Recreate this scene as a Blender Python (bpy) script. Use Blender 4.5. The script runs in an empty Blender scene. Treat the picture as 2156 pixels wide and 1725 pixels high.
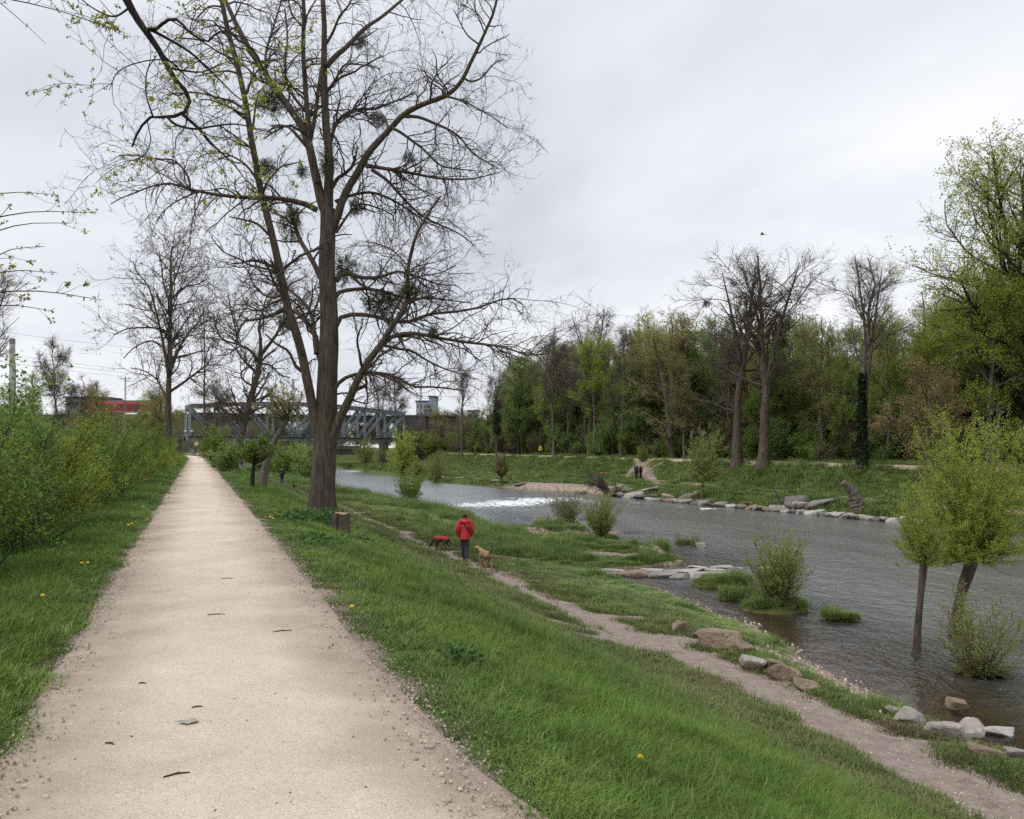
import bpy, math, random
import numpy as np
from mathutils import Vector, Matrix

# ------------------------------------------------------------------ camera, sky, sun, exposure
sc = bpy.context.scene
COL = sc.collection
F, HU, HV, EYE = 1725.0, 1078.0, 940.0, 1.6        # lens in photo pixels, horizon, eye height
cam = bpy.data.cameras.new('camera'); cam.sensor_width = 36; cam.lens = 36*F/2156
cam.shift_y = (HV-862.5)/2156; cam.clip_start = .05; cam.clip_end = 5000
co = bpy.data.objects.new('camera', cam); COL.objects.link(co)
co.location = (0, 0, EYE); co.rotation_euler = (math.pi/2, 0, 0); sc.camera = co

SUN_EL, SUN_AZ = math.radians(58), math.radians(-60)
w = bpy.data.worlds.new('World'); sc.world = w; w.use_nodes = True
nt = w.node_tree; N = nt.nodes; L = nt.links; N.clear()
def nd(tree, t, **kw):
    n = tree.nodes.new(t)
    for k, v in kw.items(): setattr(n, k, v)
    return n
out = nd(nt, 'ShaderNodeOutputWorld'); bg1 = nd(nt, 'ShaderNodeBackground'); bg2 = nd(nt, 'ShaderNodeBackground')
sky = nd(nt, 'ShaderNodeTexSky', sky_type='NISHITA', sun_disc=False, sun_elevation=SUN_EL, sun_rotation=-SUN_AZ)
bg1.inputs['Strength'].default_value = .06
L.new(sky.outputs[0], bg1.inputs[0])
tc = nd(nt, 'ShaderNodeTexCoord'); sep = nd(nt, 'ShaderNodeSeparateXYZ'); L.new(tc.outputs['Generated'], sep.inputs[0])
mx = nd(nt, 'ShaderNodeMath', operation='MAXIMUM'); mx.inputs[1].default_value = 0; L.new(sep.outputs['Z'], mx.inputs[0])
ad = nd(nt, 'ShaderNodeMath', operation='ADD'); ad.inputs[1].default_value = .27; L.new(mx.outputs[0], ad.inputs[0])
dv = nd(nt, 'ShaderNodeVectorMath', operation='DIVIDE'); L.new(tc.outputs['Generated'], dv.inputs[0]); L.new(ad.outputs[0], dv.inputs[1])
mp = nd(nt, 'ShaderNodeMapping'); mp.inputs['Scale'].default_value = (.8, 1.0, 0); mp.inputs['Rotation'].default_value = (0, 0, .5)
mp.inputs['Location'].default_value = (2.3, .4, 0)
L.new(dv.outputs[0], mp.inputs[0])
n1 = nd(nt, 'ShaderNodeTexNoise'); n1.inputs['Scale'].default_value = .8; n1.inputs['Detail'].default_value = 7; n1.inputs['Roughness'].default_value = .52; n1.inputs['Distortion'].default_value = .5
L.new(mp.outputs[0], n1.inputs['Vector'])
rp = nd(nt, 'ShaderNodeValToRGB')
e = rp.color_ramp.elements
e[0].position = .30; e[0].color = (.57, .60, .67, 1)
e[1].position = .57; e[1].color = (.93, .94, .965, 1)
el = rp.color_ramp.elements.new(.44); el.color = (.76, .785, .845, 1)
L.new(n1.outputs['Fac'], rp.inputs[0]); L.new(rp.outputs[0], bg2.inputs[0])
bg2.inputs['Strength'].default_value = .80
mixw = nd(nt, 'ShaderNodeMixShader'); mixw.inputs[0].default_value = .93
L.new(bg1.outputs[0], mixw.inputs[1]); L.new(bg2.outputs[0], mixw.inputs[2]); L.new(mixw.outputs[0], out.inputs[0])

sl = bpy.data.lights.new('sun', 'SUN'); sl.energy = 1.5; sl.angle = math.radians(40); sl.color = (1, .965, .91)
so = bpy.data.objects.new('sun', sl); COL.objects.link(so)
sd = Vector((math.cos(SUN_EL)*math.sin(SUN_AZ), -math.cos(SUN_EL)*math.cos(SUN_AZ)*.3, math.sin(SUN_EL)))
so.rotation_euler = sd.to_track_quat('Z', 'Y').to_euler(); so.location = (0, 0, 60)
sc.view_settings.view_transform = 'Standard'; sc.view_settings.look = 'None'
sc.view_settings.exposure = .45; sc.view_settings.gamma = 1; sc.view_settings.use_curve_mapping = False
sc.render.engine = 'CYCLES'
sc.cycles.max_bounces = 9; sc.cycles.diffuse_bounces = 8; sc.cycles.glossy_bounces = 2; sc.cycles.transmission_bounces = 3
sc.cycles.transparent_max_bounces = 8; sc.cycles.caustics_reflective = False; sc.cycles.caustics_refractive = False
sc.cycles.use_denoising = False
sc.cycles.use_adaptive_sampling = True; sc.cycles.adaptive_threshold = .02

# ------------------------------------------------------------------ small tools
rng = np.random.default_rng(11)
def norm(v): return v/(np.linalg.norm(v, axis=-1, keepdims=True)+1e-9)
def sm(a, b, x):
    t = np.clip((x-a)/(b-a), 0, 1); return t*t*(3-2*t)
def vnoise(x, y, seed=0):
    x = np.asarray(x, float); y = np.asarray(y, float)
    xi = np.floor(x).astype(np.int64); yi = np.floor(y).astype(np.int64); fx = x-xi; fy = y-yi
    def h(a, b):
        n = (a*374761393+b*668265263+seed*974634347) & 0x7fffffff
        n = ((n ^ (n >> 13))*1274126177) & 0x7fffffff
        return ((n ^ (n >> 16)) & 0xffff)/65535.0
    fx = fx*fx*(3-2*fx); fy = fy*fy*(3-2*fy)
    return (h(xi, yi)*(1-fx)+h(xi+1, yi)*fx)*(1-fy)+(h(xi, yi+1)*(1-fx)+h(xi+1, yi+1)*fx)*fy
def fbm(x, y, seed=0, o=3):
    s = 0; a = .5; 
    for k in range(o): s = s+a*vnoise(x*2**k, y*2**k, seed+k); a *= .5
    return s/(1-.5**o)

def tag(o, label=None, cat=None, group=None, kind=None):
    if label: o['label'] = label
    if cat: o['category'] = cat
    if group: o['group'] = group
    if kind: o['kind'] = kind
    return o
def link(name, data, parent=None, loc=(0, 0, 0)):
    o = bpy.data.objects.new(name, data); COL.objects.link(o); o.location = loc
    if parent is not None: o.parent = parent
    return o
def thing(name, label, cat, loc=(0, 0, 0), rz=0, group=None):
    o = link(name, None, None, loc); o.rotation_euler = (0, 0, rz); o.empty_display_size = .2
    return tag(o, label, cat, group)
def mesh_np(name, V, polys, mats, mi=None, smooth=True, attrs=None):
    """polys: list of int arrays (M,k); mi: material index per array"""
    me = bpy.data.meshes.new(name); V = np.asarray(V, np.float32)
    me.vertices.add(len(V)); me.vertices.foreach_set('co', V.ravel())
    polys = [(p, k) for k, p in enumerate(polys) if len(p)]
    nl = sum(p.size for p, _ in polys); npol = sum(len(p) for p, _ in polys)
    me.loops.add(nl); me.polygons.add(npol)
    me.loops.foreach_set('vertex_index', np.concatenate([p.ravel() for p, _ in polys]).astype(np.int32))
    tot = np.concatenate([np.full(len(p), p.shape[1]) for p, _ in polys]).astype(np.int32)
    me.polygons.foreach_set('loop_start', (np.cumsum(tot)-tot).astype(np.int32))
    if mi is not None:
        me.polygons.foreach_set('material_index', np.concatenate([np.full(len(p), mi[k]) for p, k in polys]).astype(np.int32))
    me.polygons.foreach_set('use_smooth', np.full(npol, bool(smooth)))
    for m in (mats if isinstance(mats, (list, tuple)) else [mats]): me.materials.append(m)
    if attrs:
        for k, a in attrs.items():
            at = me.attributes.new(k, 'FLOAT', 'POINT'); at.data.foreach_set('value', np.asarray(a, np.float32))
    me.update(calc_edges=True); me.validate()
    return me
class MB:
    """collects pieces into one mesh"""
    def __init__(s): s.V = []; s.P = []; s.M = []; s.n = 0
    def add(s, V, F, m=0):
        s.V.append(np.asarray(V, float).reshape(-1, 3)); F = np.asarray(F, int); s.P.append(F+s.n); s.M.append(m); s.n += len(s.V[-1])
    def box(s, a, b, m=0):
        x0, y0, z0 = a; x1, y1, z1 = b
        s.add([(x0,y0,z0),(x1,y0,z0),(x1,y1,z0),(x0,y1,z0),(x0,y0,z1),(x1,y0,z1),(x1,y1,z1),(x0,y1,z1)],
              [(0,3,2,1),(4,5,6,7),(0,1,5,4),(1,2,6,5),(2,3,7,6),(3,0,4,7)], m)
    def beam(s, p, q, wd, ht, m=0, up=(0, 0, 1)):
        p = np.array(p, float); q = np.array(q, float); d = norm(q-p); u = np.array(up, float)
        if abs(d@u) > .95: u = np.array((1., 0, 0)) if abs(d[0]) < .9 else np.array((0, 1., 0))
        a = norm(np.cross(d, u))*wd/2; b = norm(np.cross(a, d))*ht/2
        V = [c+sa*a+sb*b for c in (p, q) for sa, sb in ((-1,-1),(1,-1),(1,1),(-1,1))]
        s.add(V, [(0,1,2,3),(7,6,5,4),(0,4,5,1),(1,5,6,2),(2,6,7,3),(3,7,4,0)], m)
    def tube(s, P, R, k=8, m=0, cap=True, sc=(1, 1)):
        V, Fq = tubes(np.array([P], float), np.array([R], float), k, sc); s.add(V, Fq, m)
        if cap:
            n = len(P); s.add(V[:k], [list(range(k))[::-1]], m); s.add(V[-k:], [list(range(k))], m)
    def build(s, name, mats, smooth=False):
        return mesh_np(name, np.concatenate(s.V), s.P, mats, s.M, smooth)
    def obj(s, name, mats, parent=None, smooth=False, loc=(0, 0, 0)):
        return link(name, s.build(name, mats, smooth), parent, loc)
def tubes(P, R, k, sc=(1, 1)):
    """P (B,n,3), R (B,n) -> verts, quads"""
    B, n, _ = P.shape
    T = norm(np.gradient(P, axis=1)); mean = norm(T.mean(1))
    ref = np.where((np.abs(mean[:, 2:3]) > .85), np.array([[1., 0, 0]]), np.array([[0, 0, 1.]]))[:, None, :]
    u = norm(np.cross(T, np.broadcast_to(ref, T.shape))); v = np.cross(T, u)
    an = np.arange(k)*2*np.pi/k
    V = P[:, :, None]+R[:, :, None, None]*(np.cos(an)[:, None]*sc[0]*u[:, :, None]+np.sin(an)[:, None]*sc[1]*v[:, :, None])
    i = (np.arange(B)[:, None, None]*n+np.arange(n-1)[None, :, None])*k; a = np.arange(k)[None, None]; b = (a+1) % k
    Fq = np.stack([i+a, i+b, i+k+b, i+k+a], -1).reshape(-1, 4)
    return V.reshape(-1, 3), Fq
def resample(P, n):
    P = np.asarray(P, float); s = np.r_[0, np.cumsum(np.linalg.norm(np.diff(P, axis=0), axis=1))]
    q = np.linspace(0, s[-1], n); return np.stack([np.interp(q, s, P[:, i]) for i in range(P.shape[1])], 1)
def smoothline(P, n):
    """Catmull-Rom through points, resampled"""
    P = np.asarray(P, float)
    if len(P) < 3: return resample(P, n)
    Q = np.vstack([2*P[0]-P[1], P, 2*P[-1]-P[-2]]); o = []
    for i in range(1, len(Q)-2):
        for t in np.linspace(0, 1, 8, endpoint=False):
            a, b, c, d = Q[i-1:i+3]
            o.append(.5*((2*b)+(-a+c)*t+(2*a-5*b+4*c-d)*t*t+(-a+3*b-3*c+d)*t**3))
    o.append(P[-1]); return resample(o, n)

# ------------------------------------------------------------------ materials
def newmat(name):
    m = bpy.data.materials.new(name); m.use_nodes = True; m.node_tree.nodes.clear(); return m, m.node_tree
def mat(name, c1, c2=None, scale=4, rough=.8, bump=.0, bscale=None, stretch=(1, 1, 1), spec=.3, metal=0, detail=5, c3=None, rand=0):
    m, t = newmat(name); o = nd(t, 'ShaderNodeOutputMaterial'); b = nd(t, 'ShaderNodeBsdfPrincipled'); t.links.new(b.outputs[0], o.inputs[0])
    b.inputs['Roughness'].default_value = rough; b.inputs['Metallic'].default_value = metal; b.inputs['Specular IOR Level'].default_value = spec
    c2 = c2 or tuple(x*.6 for x in c1)
    tc = nd(t, 'ShaderNodeTexCoord'); mp = nd(t, 'ShaderNodeMapping'); mp.inputs['Scale'].default_value = stretch; t.links.new(tc.outputs['Object'], mp.inputs[0])
    n = nd(t, 'ShaderNodeTexNoise'); n.inputs['Scale'].default_value = scale; n.inputs['Detail'].default_value = detail; n.inputs['Roughness'].default_value = .65
    t.links.new(mp.outputs[0], n.inputs['Vector'])
    r = nd(t, 'ShaderNodeValToRGB'); e = r.color_ramp.elements; e[0].position = .33; e[0].color = (*c2, 1); e[1].position = .67; e[1].color = (*c1, 1)
    if c3: x = e.new(.8); x.color = (*c3, 1)
    t.links.new(n.outputs['Fac'], r.inputs[0]); src = r.outputs[0]
    if rand:
        oi = nd(t, 'ShaderNodeObjectInfo'); hs = nd(t, 'ShaderNodeHueSaturation'); mr = nd(t, 'ShaderNodeMapRange')
        mr.inputs['To Min'].default_value = 1-rand; mr.inputs['To Max'].default_value = 1+rand
        t.links.new(oi.outputs['Random'], mr.inputs[0]); t.links.new(mr.outputs[0], hs.inputs['Value']); t.links.new(src, hs.inputs['Color']); src = hs.outputs[0]
    t.links.new(src, b.inputs['Base Color'])
    if bump:
        n2 = nd(t, 'ShaderNodeTexNoise'); n2.inputs['Scale'].default_value = bscale or scale*3; n2.inputs['Detail'].default_value = 4; t.links.new(mp.outputs[0], n2.inputs['Vector'])
        bp = nd(t, 'ShaderNodeBump'); bp.inputs['Strength'].default_value = bump; bp.inputs['Distance'].default_value = .05; t.links.new(n2.outputs['Fac'], bp.inputs['Height']); t.links.new(bp.outputs[0], b.inputs['Normal'])
    return m
def leafmat(name, c, var=.5, warm=(.25, .2, .05), warmf=.25, trans=.3, rough=.55, patch=1.2):
    """leaf: per-leaf random tone, partly translucent"""
    m, t = newmat(name); o = nd(t, 'ShaderNodeOutputMaterial'); b = nd(t, 'ShaderNodeBsdfPrincipled'); b.inputs['Roughness'].default_value = rough; b.inputs['Specular IOR Level'].default_value = .2
    g = nd(t, 'ShaderNodeNewGeometry'); r = nd(t, 'ShaderNodeValToRGB'); e = r.color_ramp.elements
    e[0].position = 0; e[0].color = (*[x*(1-var) for x in c], 1); e[1].position = 1; e[1].color = (*[x*(1-warmf)+y*warmf for x, y in zip([k*(1+var) for k in c], warm)], 1)
    x = e.new(.55); x.color = (*c, 1)
    t.links.new(g.outputs['Random Per Island'], r.inputs[0])
    oi = nd(t, 'ShaderNodeObjectInfo'); hs = nd(t, 'ShaderNodeHueSaturation'); mr = nd(t, 'ShaderNodeMapRange')
    mr.inputs['To Min'].default_value = .78; mr.inputs['To Max'].default_value = 1.22; t.links.new(oi.outputs['Random'], mr.inputs[0])
    t.links.new(mr.outputs[0], hs.inputs['Value']); t.links.new(r.outputs[0], hs.inputs['Color'])
    t.links.new(hs.outputs[0], b.inputs['Base Color'])
    tr = nd(t, 'ShaderNodeBsdfTranslucent'); t.links.new(hs.outputs[0], tr.inputs['Color'])
    ms = nd(t, 'ShaderNodeMixShader'); ms.inputs[0].default_value = trans
    t.links.new(b.outputs[0], ms.inputs[1]); t.links.new(tr.outputs[0], ms.inputs[2]); t.links.new(ms.outputs[0], o.inputs[0])
    return m
# ------------------------------------------------------------------ terrain: a river between two dykes
SLOPE = .385
WATER = -3.3
def tt(X, Y): return X+SLOPE*Y-.17
def XX(t, Y): return t-SLOPE*Y+.17
YN = [-60, 5, 12, 15.4, 20, 24, 28, 31, 32.3, 33.3, 34.6, 36.7, 40, 43, 46, 50, 56, 62, 68, 73.5, 84, 94, 130, 400]
TN = [12, 11.8, 12, 12.9, 14.4, 15.2, 15.8, 15.0, 15.6, 18.6, 19.7, 20.5, 20.6, 20.0, 18.8, 18.2, 19.2, 19.0, 18.4, 17.4, 16.2, 15.4, 13.5, 13]
YF = [-60, 30, 45, 52.8, 65, 80, 86, 90, 94, 108, 140, 188, 400]
TF = [46, 46.5, 46, 45.3, 43.2, 41.4, 40, 38.4, 37, 33.5, 31.5, 32, 32]
def tN(Y): return np.interp(Y, YN, TN)+.35*(vnoise(np.asarray(Y)*.45, 0*np.asarray(Y), 5)-.5)+.25*(vnoise(np.asarray(Y)*1.7, 0*np.asarray(Y), 6)-.5)
def tF(Y): return np.interp(Y, YF, TF)+.8*(vnoise(np.asarray(Y)*.4, 0*np.asarray(Y), 15)-.5)
def bend(Y): return np.where(Y > 95, -.006*np.maximum(Y-95, 0)**2, 0)*1.0
def trailw(Y): return np.interp(Y, [0, 8, 10.7, 13, 16, 18.5, 21, 24, 29, 60, 100], [.75, .72, .64, .56, .5, .42, .33, .3, .26, .2, .16])
def trailt(Y): return np.interp(Y, [0, 9, 11, 14, 17, 19.6, 24, 29, 40, 59, 90, 150], [8.8, 9.0, 9.2, 9.4, 9.3, 9.2, 9.3, 9.3, 9.5, 9.7, 9.4, 8])+.12*np.sin(np.asarray(Y)*.5)
ISL = []      # little islands: X, Y, rx (across), ry (along), height, gravel?
def pix_w(u, v, z=WATER):
    Y = (EYE-z)*F/(v-HV); return (u-HU)/F*Y, Y
for u, v, rx, ry, h, g in ((1150, 1094, 2.6, 1.6, .62, 1), (1225, 1122, 2.9, 1.3, .60, 1), (1150, 1118, 2.6, 1.3, .78, 0), (1200, 1134, 1.5, .8, .7, 0),
                           (1265, 1138, 1.0, .9, .68, 0), (1195, 1108, 1.0, .9, .66, 0), (1452, 1147, .9, .5, .64, 0), (1520, 1232, 1.25, .75, .74, 0), (1560, 1262, .8, .5, .7, 0),
                           (1632, 1284, 1.1, .7, .72, 0), (1770, 1305, .55, .35, .68, 0), (2065, 1418, .6, .5, .66, 0), (1385, 1140, .7, .4, .6, 0), (1250, 1172, 2.8, 1.0, .62, 1),
                           (1300, 1160, 2.6, 1.4, .82, 0), (1380, 1187, 1.4, .7, .76, 0), (1210, 1160, 2.2, 1.6, .8, 0)):
    X, Y = pix_w(u, v); ISL.append((X, Y, rx, ry, h, g))
XS = [-400, -40, -16, -13.5, -6.2, -5, -4, -2.8, -1.9, -1.5, -1.1, 0, 1.1, 1.5, 3, 5, 7, 8.5, 9.4, 11]
ZS = [-1.6, -1.45, -1.4, -1.35, -1.3, -1.0, -.55, -.12, .03, .02, -.03, -.03, -.03, -.05, -.52, -1.32, -2.08, -2.42, -2.5, -2.62]
def H(X, Y, masks=False):
    X = np.asarray(X, float); Y = np.asarray(Y, float); t = tt(X, Y)-bend(Y)*sm(30, 5, np.abs(tt(X, Y)))
    n = tN(Y); f = tF(Y)
    zl = np.interp(t, XS, ZS)
    # berm falling to the near waterline, then the bed
    zb = np.where(t > 11, -2.62+(t-11)/np.maximum(n-11, .3)*(WATER+2.62-.02), zl)
    zb = np.where(t > n, WATER-.02-np.minimum((t-n)*.11, .75), zb)
    # the far bank
    zf = np.where(t < f, WATER-np.minimum((f-t)*.3, .8), WATER+np.minimum((t-f)*.5, .55)+np.clip((t-f-1.1)/np.maximum(49.2-f-1.1, .6), 0, 1)*.58)
    dyke = np.interp(t, [49.2, 50, 52.6, 53.2, 60, 75, 400], [0, .3, 2.0, 2.2, 2.25, 2.0, 2.2]); zf = np.where(t > 49.2, -2.17+dyke, zf)
    z = np.where(t < (n+f)/2, zb, zf)
    z = z+.35*sm(85, 115, Y)*sm(6, 1.5, np.abs(t))       # the path rises a little towards the bridge
    gmask = np.zeros_like(z)
    for (ix, iy, rx, ry, h, g) in ISL:
        ex = np.exp(-(((X-ix)/rx)**2+((Y-iy)/ry)**2)**1.5)
        z = np.maximum(z, np.where(ex > .02, WATER-.6+(h-.09+.16*(vnoise(X*1.7, Y*1.7, 3)-.5))*1.18*np.minimum(ex*1.6, 1), -99)); 
        if g: gmask = np.maximum(gmask, ex)
        else: gmask = gmask*(1-np.minimum(ex*1.4, 1))
    rough = sm(1.25, 2.2, np.abs(t))
    dt = np.abs(t-trailt(Y)); tr = sm(0, .25, dt-trailw(Y))
    z = z+rough*(.4+.6*tr)*(.10*(fbm(X*.6, Y*.6, 1)-.5)+.07*(fbm(X*2.0, Y*2.0, 2, 2)-.5)*(Y < 60))-(1-tr)*.03
    if not masks: return z
    # masks of what covers the ground: bare earth and gravel
    wob = fbm(X*1.3, Y*1.3, 8)
    bare = np.clip(1-sm(-.1, .55, dt-trailw(Y)-.55*(wob-.5)), 0, 1)
    X1, Y1 = pix_w(1305, 1342, -2.45); 
    bare = np.maximum(bare, sm(.62, .75, wob+.22*np.exp(-((X-X1)/1.6)**2-((Y-Y1)/1.5)**2)*1.5))*(np.abs(t-9.2) < 4)
    for u, v, r in ((1045, 1158, 1.0), (1050, 1250, .8), (1130, 1225, .6)):
        a, b = pix_w(u, v, -2.4)
    for u, v, r in ((1060, 1205, .9), (1240, 1330, 1.0), (1340, 1365, 1.1)):
        a, b = pix_w(u, v, -2.4); bare = np.maximum(bare, np.exp(-((X-a)/r)**2-((Y-b)/(r*1.6))**2)*sm(.35, .6, wob))
    edge = sm(1.5, 1.1, np.abs(t)-.5*(fbm(X*2.5, Y*2.5, 31, 2)-.5))*(np.abs(t) < 2.4); bare = np.maximum(bare, edge)
    # shore gravel, near and far
    gn = np.exp(-((Y-16.2)/3.0)**4)*sm(2.3, 1.3, n-t)*(t < n+1.5)
    gn = np.maximum(gn, .9*sm(.45, .1, n-t)*(Y < 110)*(t < n+1))
    gf = np.exp(-((Y-90)/7.5)**4)*sm(4.4, 3.2, t-f)*(t > f-2)
    gmask = np.maximum(gmask, np.maximum(gn, gf))
    path2 = sm(.55, .3, np.abs(t-53.6))*(t > 50)+sm(.3, .15, np.abs(t-48.2-.5*np.sin(Y*.07)))*(t > 45)*sm(105, 70, Y)*.8
    for (a, b), (c, d) in (((1365, 969), (1322, 1003)), ((1390, 974), (1345, 1001)), ((1255, 1010), (1340, 1013))):
        p = np.array(pix_w(a, b, -.05 if b < 980 else -2.2)); q = np.array(pix_w(c, d, -1.9)); dv_ = q-p; ll = dv_@dv_
        k = np.clip(((X-p[0])*dv_[0]+(Y-p[1])*dv_[1])/ll, 0, 1); path2 = np.maximum(path2, .8*sm(.9, .4, np.hypot(X-p[0]-k*dv_[0], Y-p[1]-k*dv_[1]))*(t > 40))
    bed = sm(WATER+.1, WATER-.12, z)
    return z, np.clip(np.maximum(bare, path2), 0, 1), np.clip(gmask, 0, 1), bed
def G(u, v, y0=2.5, y1=320):
    """the point of the ground seen at photo pixel (u, v)"""
    Y = np.geomspace(y0, y1, 6000); d = EYE-(v-HV)/F*Y-H((u-HU)/F*Y, Y)
    i = np.argmax(d < 0) if (d < 0).any() else -1
    y = Y[i]; x = (u-HU)/F*y; return np.array([x, y, float(H(x, y))])
def P(u, v, Y): return np.array([(u-HU)/F*Y, Y, EYE-(v-HV)/F*Y])
def gz(x, y): return float(H(x, y))

tl = np.unique(np.round(np.r_[np.linspace(-500, -60, 12), np.linspace(-60, -18, 22), np.arange(-18, -4, .5), np.arange(-4, 22, .22), np.arange(22, 34, .45), np.arange(34, 58, .4), np.linspace(58, 110, 40), np.linspace(110, 600, 14)], 3))
yl = np.r_[np.linspace(-300, -20, 8), np.linspace(-18, 1, 12), np.arange(1.5, 45, .25), 45*1.0095**np.arange(0, 165), np.linspace(216, 900, 24)]
TT, YY = np.meshgrid(tl, yl); XG = XX(TT, YY)
Z, bare, grav, bed = H(XG, YY, True)
nx, ny = len(tl), len(yl)
idx = np.arange(nx*ny).reshape(ny, nx)
quads = np.stack([idx[:-1, :-1], idx[:-1, 1:], idx[1:, 1:], idx[1:, :-1]], -1).reshape(-1, 4)

def ground_mat():
    m, t = newmat('ground_cover'); o = nd(t, 'ShaderNodeOutputMaterial'); b = nd(t, 'ShaderNodeBsdfPrincipled'); b.inputs['Roughness'].default_value = .95; b.inputs['Specular IOR Level'].default_value = .15
    t.links.new(b.outputs[0], o.inputs[0])
    tc = nd(t, 'ShaderNodeTexCoord')
    def noise(s, d=4, r=.6):
        n = nd(t, 'ShaderNodeTexNoise'); n.inputs['Scale'].default_value = s; n.inputs['Detail'].default_value = d; n.inputs['Roughness'].default_value = r; t.links.new(tc.outputs['Object'], n.inputs['Vector']); return n.outputs['Fac']
    def ramp(src, *st):
        r = nd(t, 'ShaderNodeValToRGB'); e = r.color_ramp.elements
        e[0].position, e[0].color = st[0][0], (*st[0][1], 1); e[1].position, e[1].color = st[-1][0], (*st[-1][1], 1)
        for p, c in st[1:-1]: x = e.new(p); x.color = (*c, 1)
        t.links.new(src, r.inputs[0]); return r.outputs[0]
    def mixc(f, a, c):
        x = nd(t, 'ShaderNodeMix', data_type='RGBA'); t.links.new(f, x.inputs['Factor']); t.links.new(a, x.inputs['A']); t.links.new(c, x.inputs['B']); return x.outputs['Result']
    def attr(n):
        a = nd(t, 'ShaderNodeAttribute', attribute_name=n); return a.outputs['Fac']
    def mul(a, k=None, op='MULTIPLY', c=None):
        x = nd(t, 'ShaderNodeMath', operation=op); x.use_clamp = True; t.links.new(a, x.inputs[0])
        if c is not None: t.links.new(c, x.inputs[1])
        else: x.inputs[1].default_value = k
        return x.outputs[0]
    green = mixc(noise(.55, 5), ramp(noise(9, 6, .7), (.3, (.05, .07, .02)), (.5, (.09, .14, .032)), (.7, (.13, .18, .045))), ramp(noise(14, 6, .7), (.3, (.05, .045, .02)), (.55, (.085, .1, .03)), (.75, (.12, .13, .045))))
    dirt = ramp(noise(5, 8, .7), (.3, (.17, .135, .112)), (.5, (.255, .21, .18)), (.68, (.32, .27, .235)))
    vo = nd(t, 'ShaderNodeTexVoronoi'); vo.inputs['Scale'].default_value = 11; t.links.new(tc.outputs['Object'], vo.inputs['Vector'])
    peb = ramp(mul(vo.outputs['Color'], 1), (.15, (.15, .11, .085)), (.5, (.3, .24, .2)), (.9, (.5, .42, .36)))
    bedc = ramp(noise(2.2, 6, .7), (.3, (.075, .05, .027)), (.6, (.17, .11, .06)), (.8, (.25, .175, .105)))
    nf = noise(22, 5, .7)
    fb = mul(mul(attr('bare'), 1.5), .42, 'SUBTRACT'); fb = mul(mul(fb, 0, 'ADD', nf), .0, 'ADD')
    sel = nd(t, 'ShaderNodeMapRange'); sel.inputs['From Min'].default_value = .42; sel.inputs['From Max'].default_value = .62
    ab = nd(t, 'ShaderNodeMath', operation='ADD'); t.links.new(attr('bare'), ab.inputs[0]); sc_ = nd(t, 'ShaderNodeMath', operation='MULTIPLY_ADD'); t.links.new(nf, sc_.inputs[0]); sc_.inputs[1].default_value = .5; sc_.inputs[2].default_value = -.25
    t.links.new(sc_.outputs[0], ab.inputs[1]); t.links.new(ab.outputs[0], sel.inputs[0])
    c = mixc(sel.outputs[0], green, dirt); c = mixc(attr('gravel'), c, peb); c = mixc(attr('bed'), c, bedc)
    t.links.new(c, b.inputs['Base Color'])
    bp = nd(t, 'ShaderNodeBump'); bp.inputs['Strength'].default_value = .6; bp.inputs['Distance'].default_value = .04; t.links.new(noise(18, 6, .7), bp.inputs['Height']); t.links.new(bp.outputs[0], b.inputs['Normal'])
    return m
V = np.stack([XG, YY, Z], -1).reshape(-1, 3)
g = link('ground', mesh_np('ground', V, [quads], ground_mat(), attrs=dict(bare=bare.ravel(), gravel=grav.ravel(), bed=bed.ravel())))
tag(g, 'grassy ground of the two dykes, the berms and the river bed', kind='structure')

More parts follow.
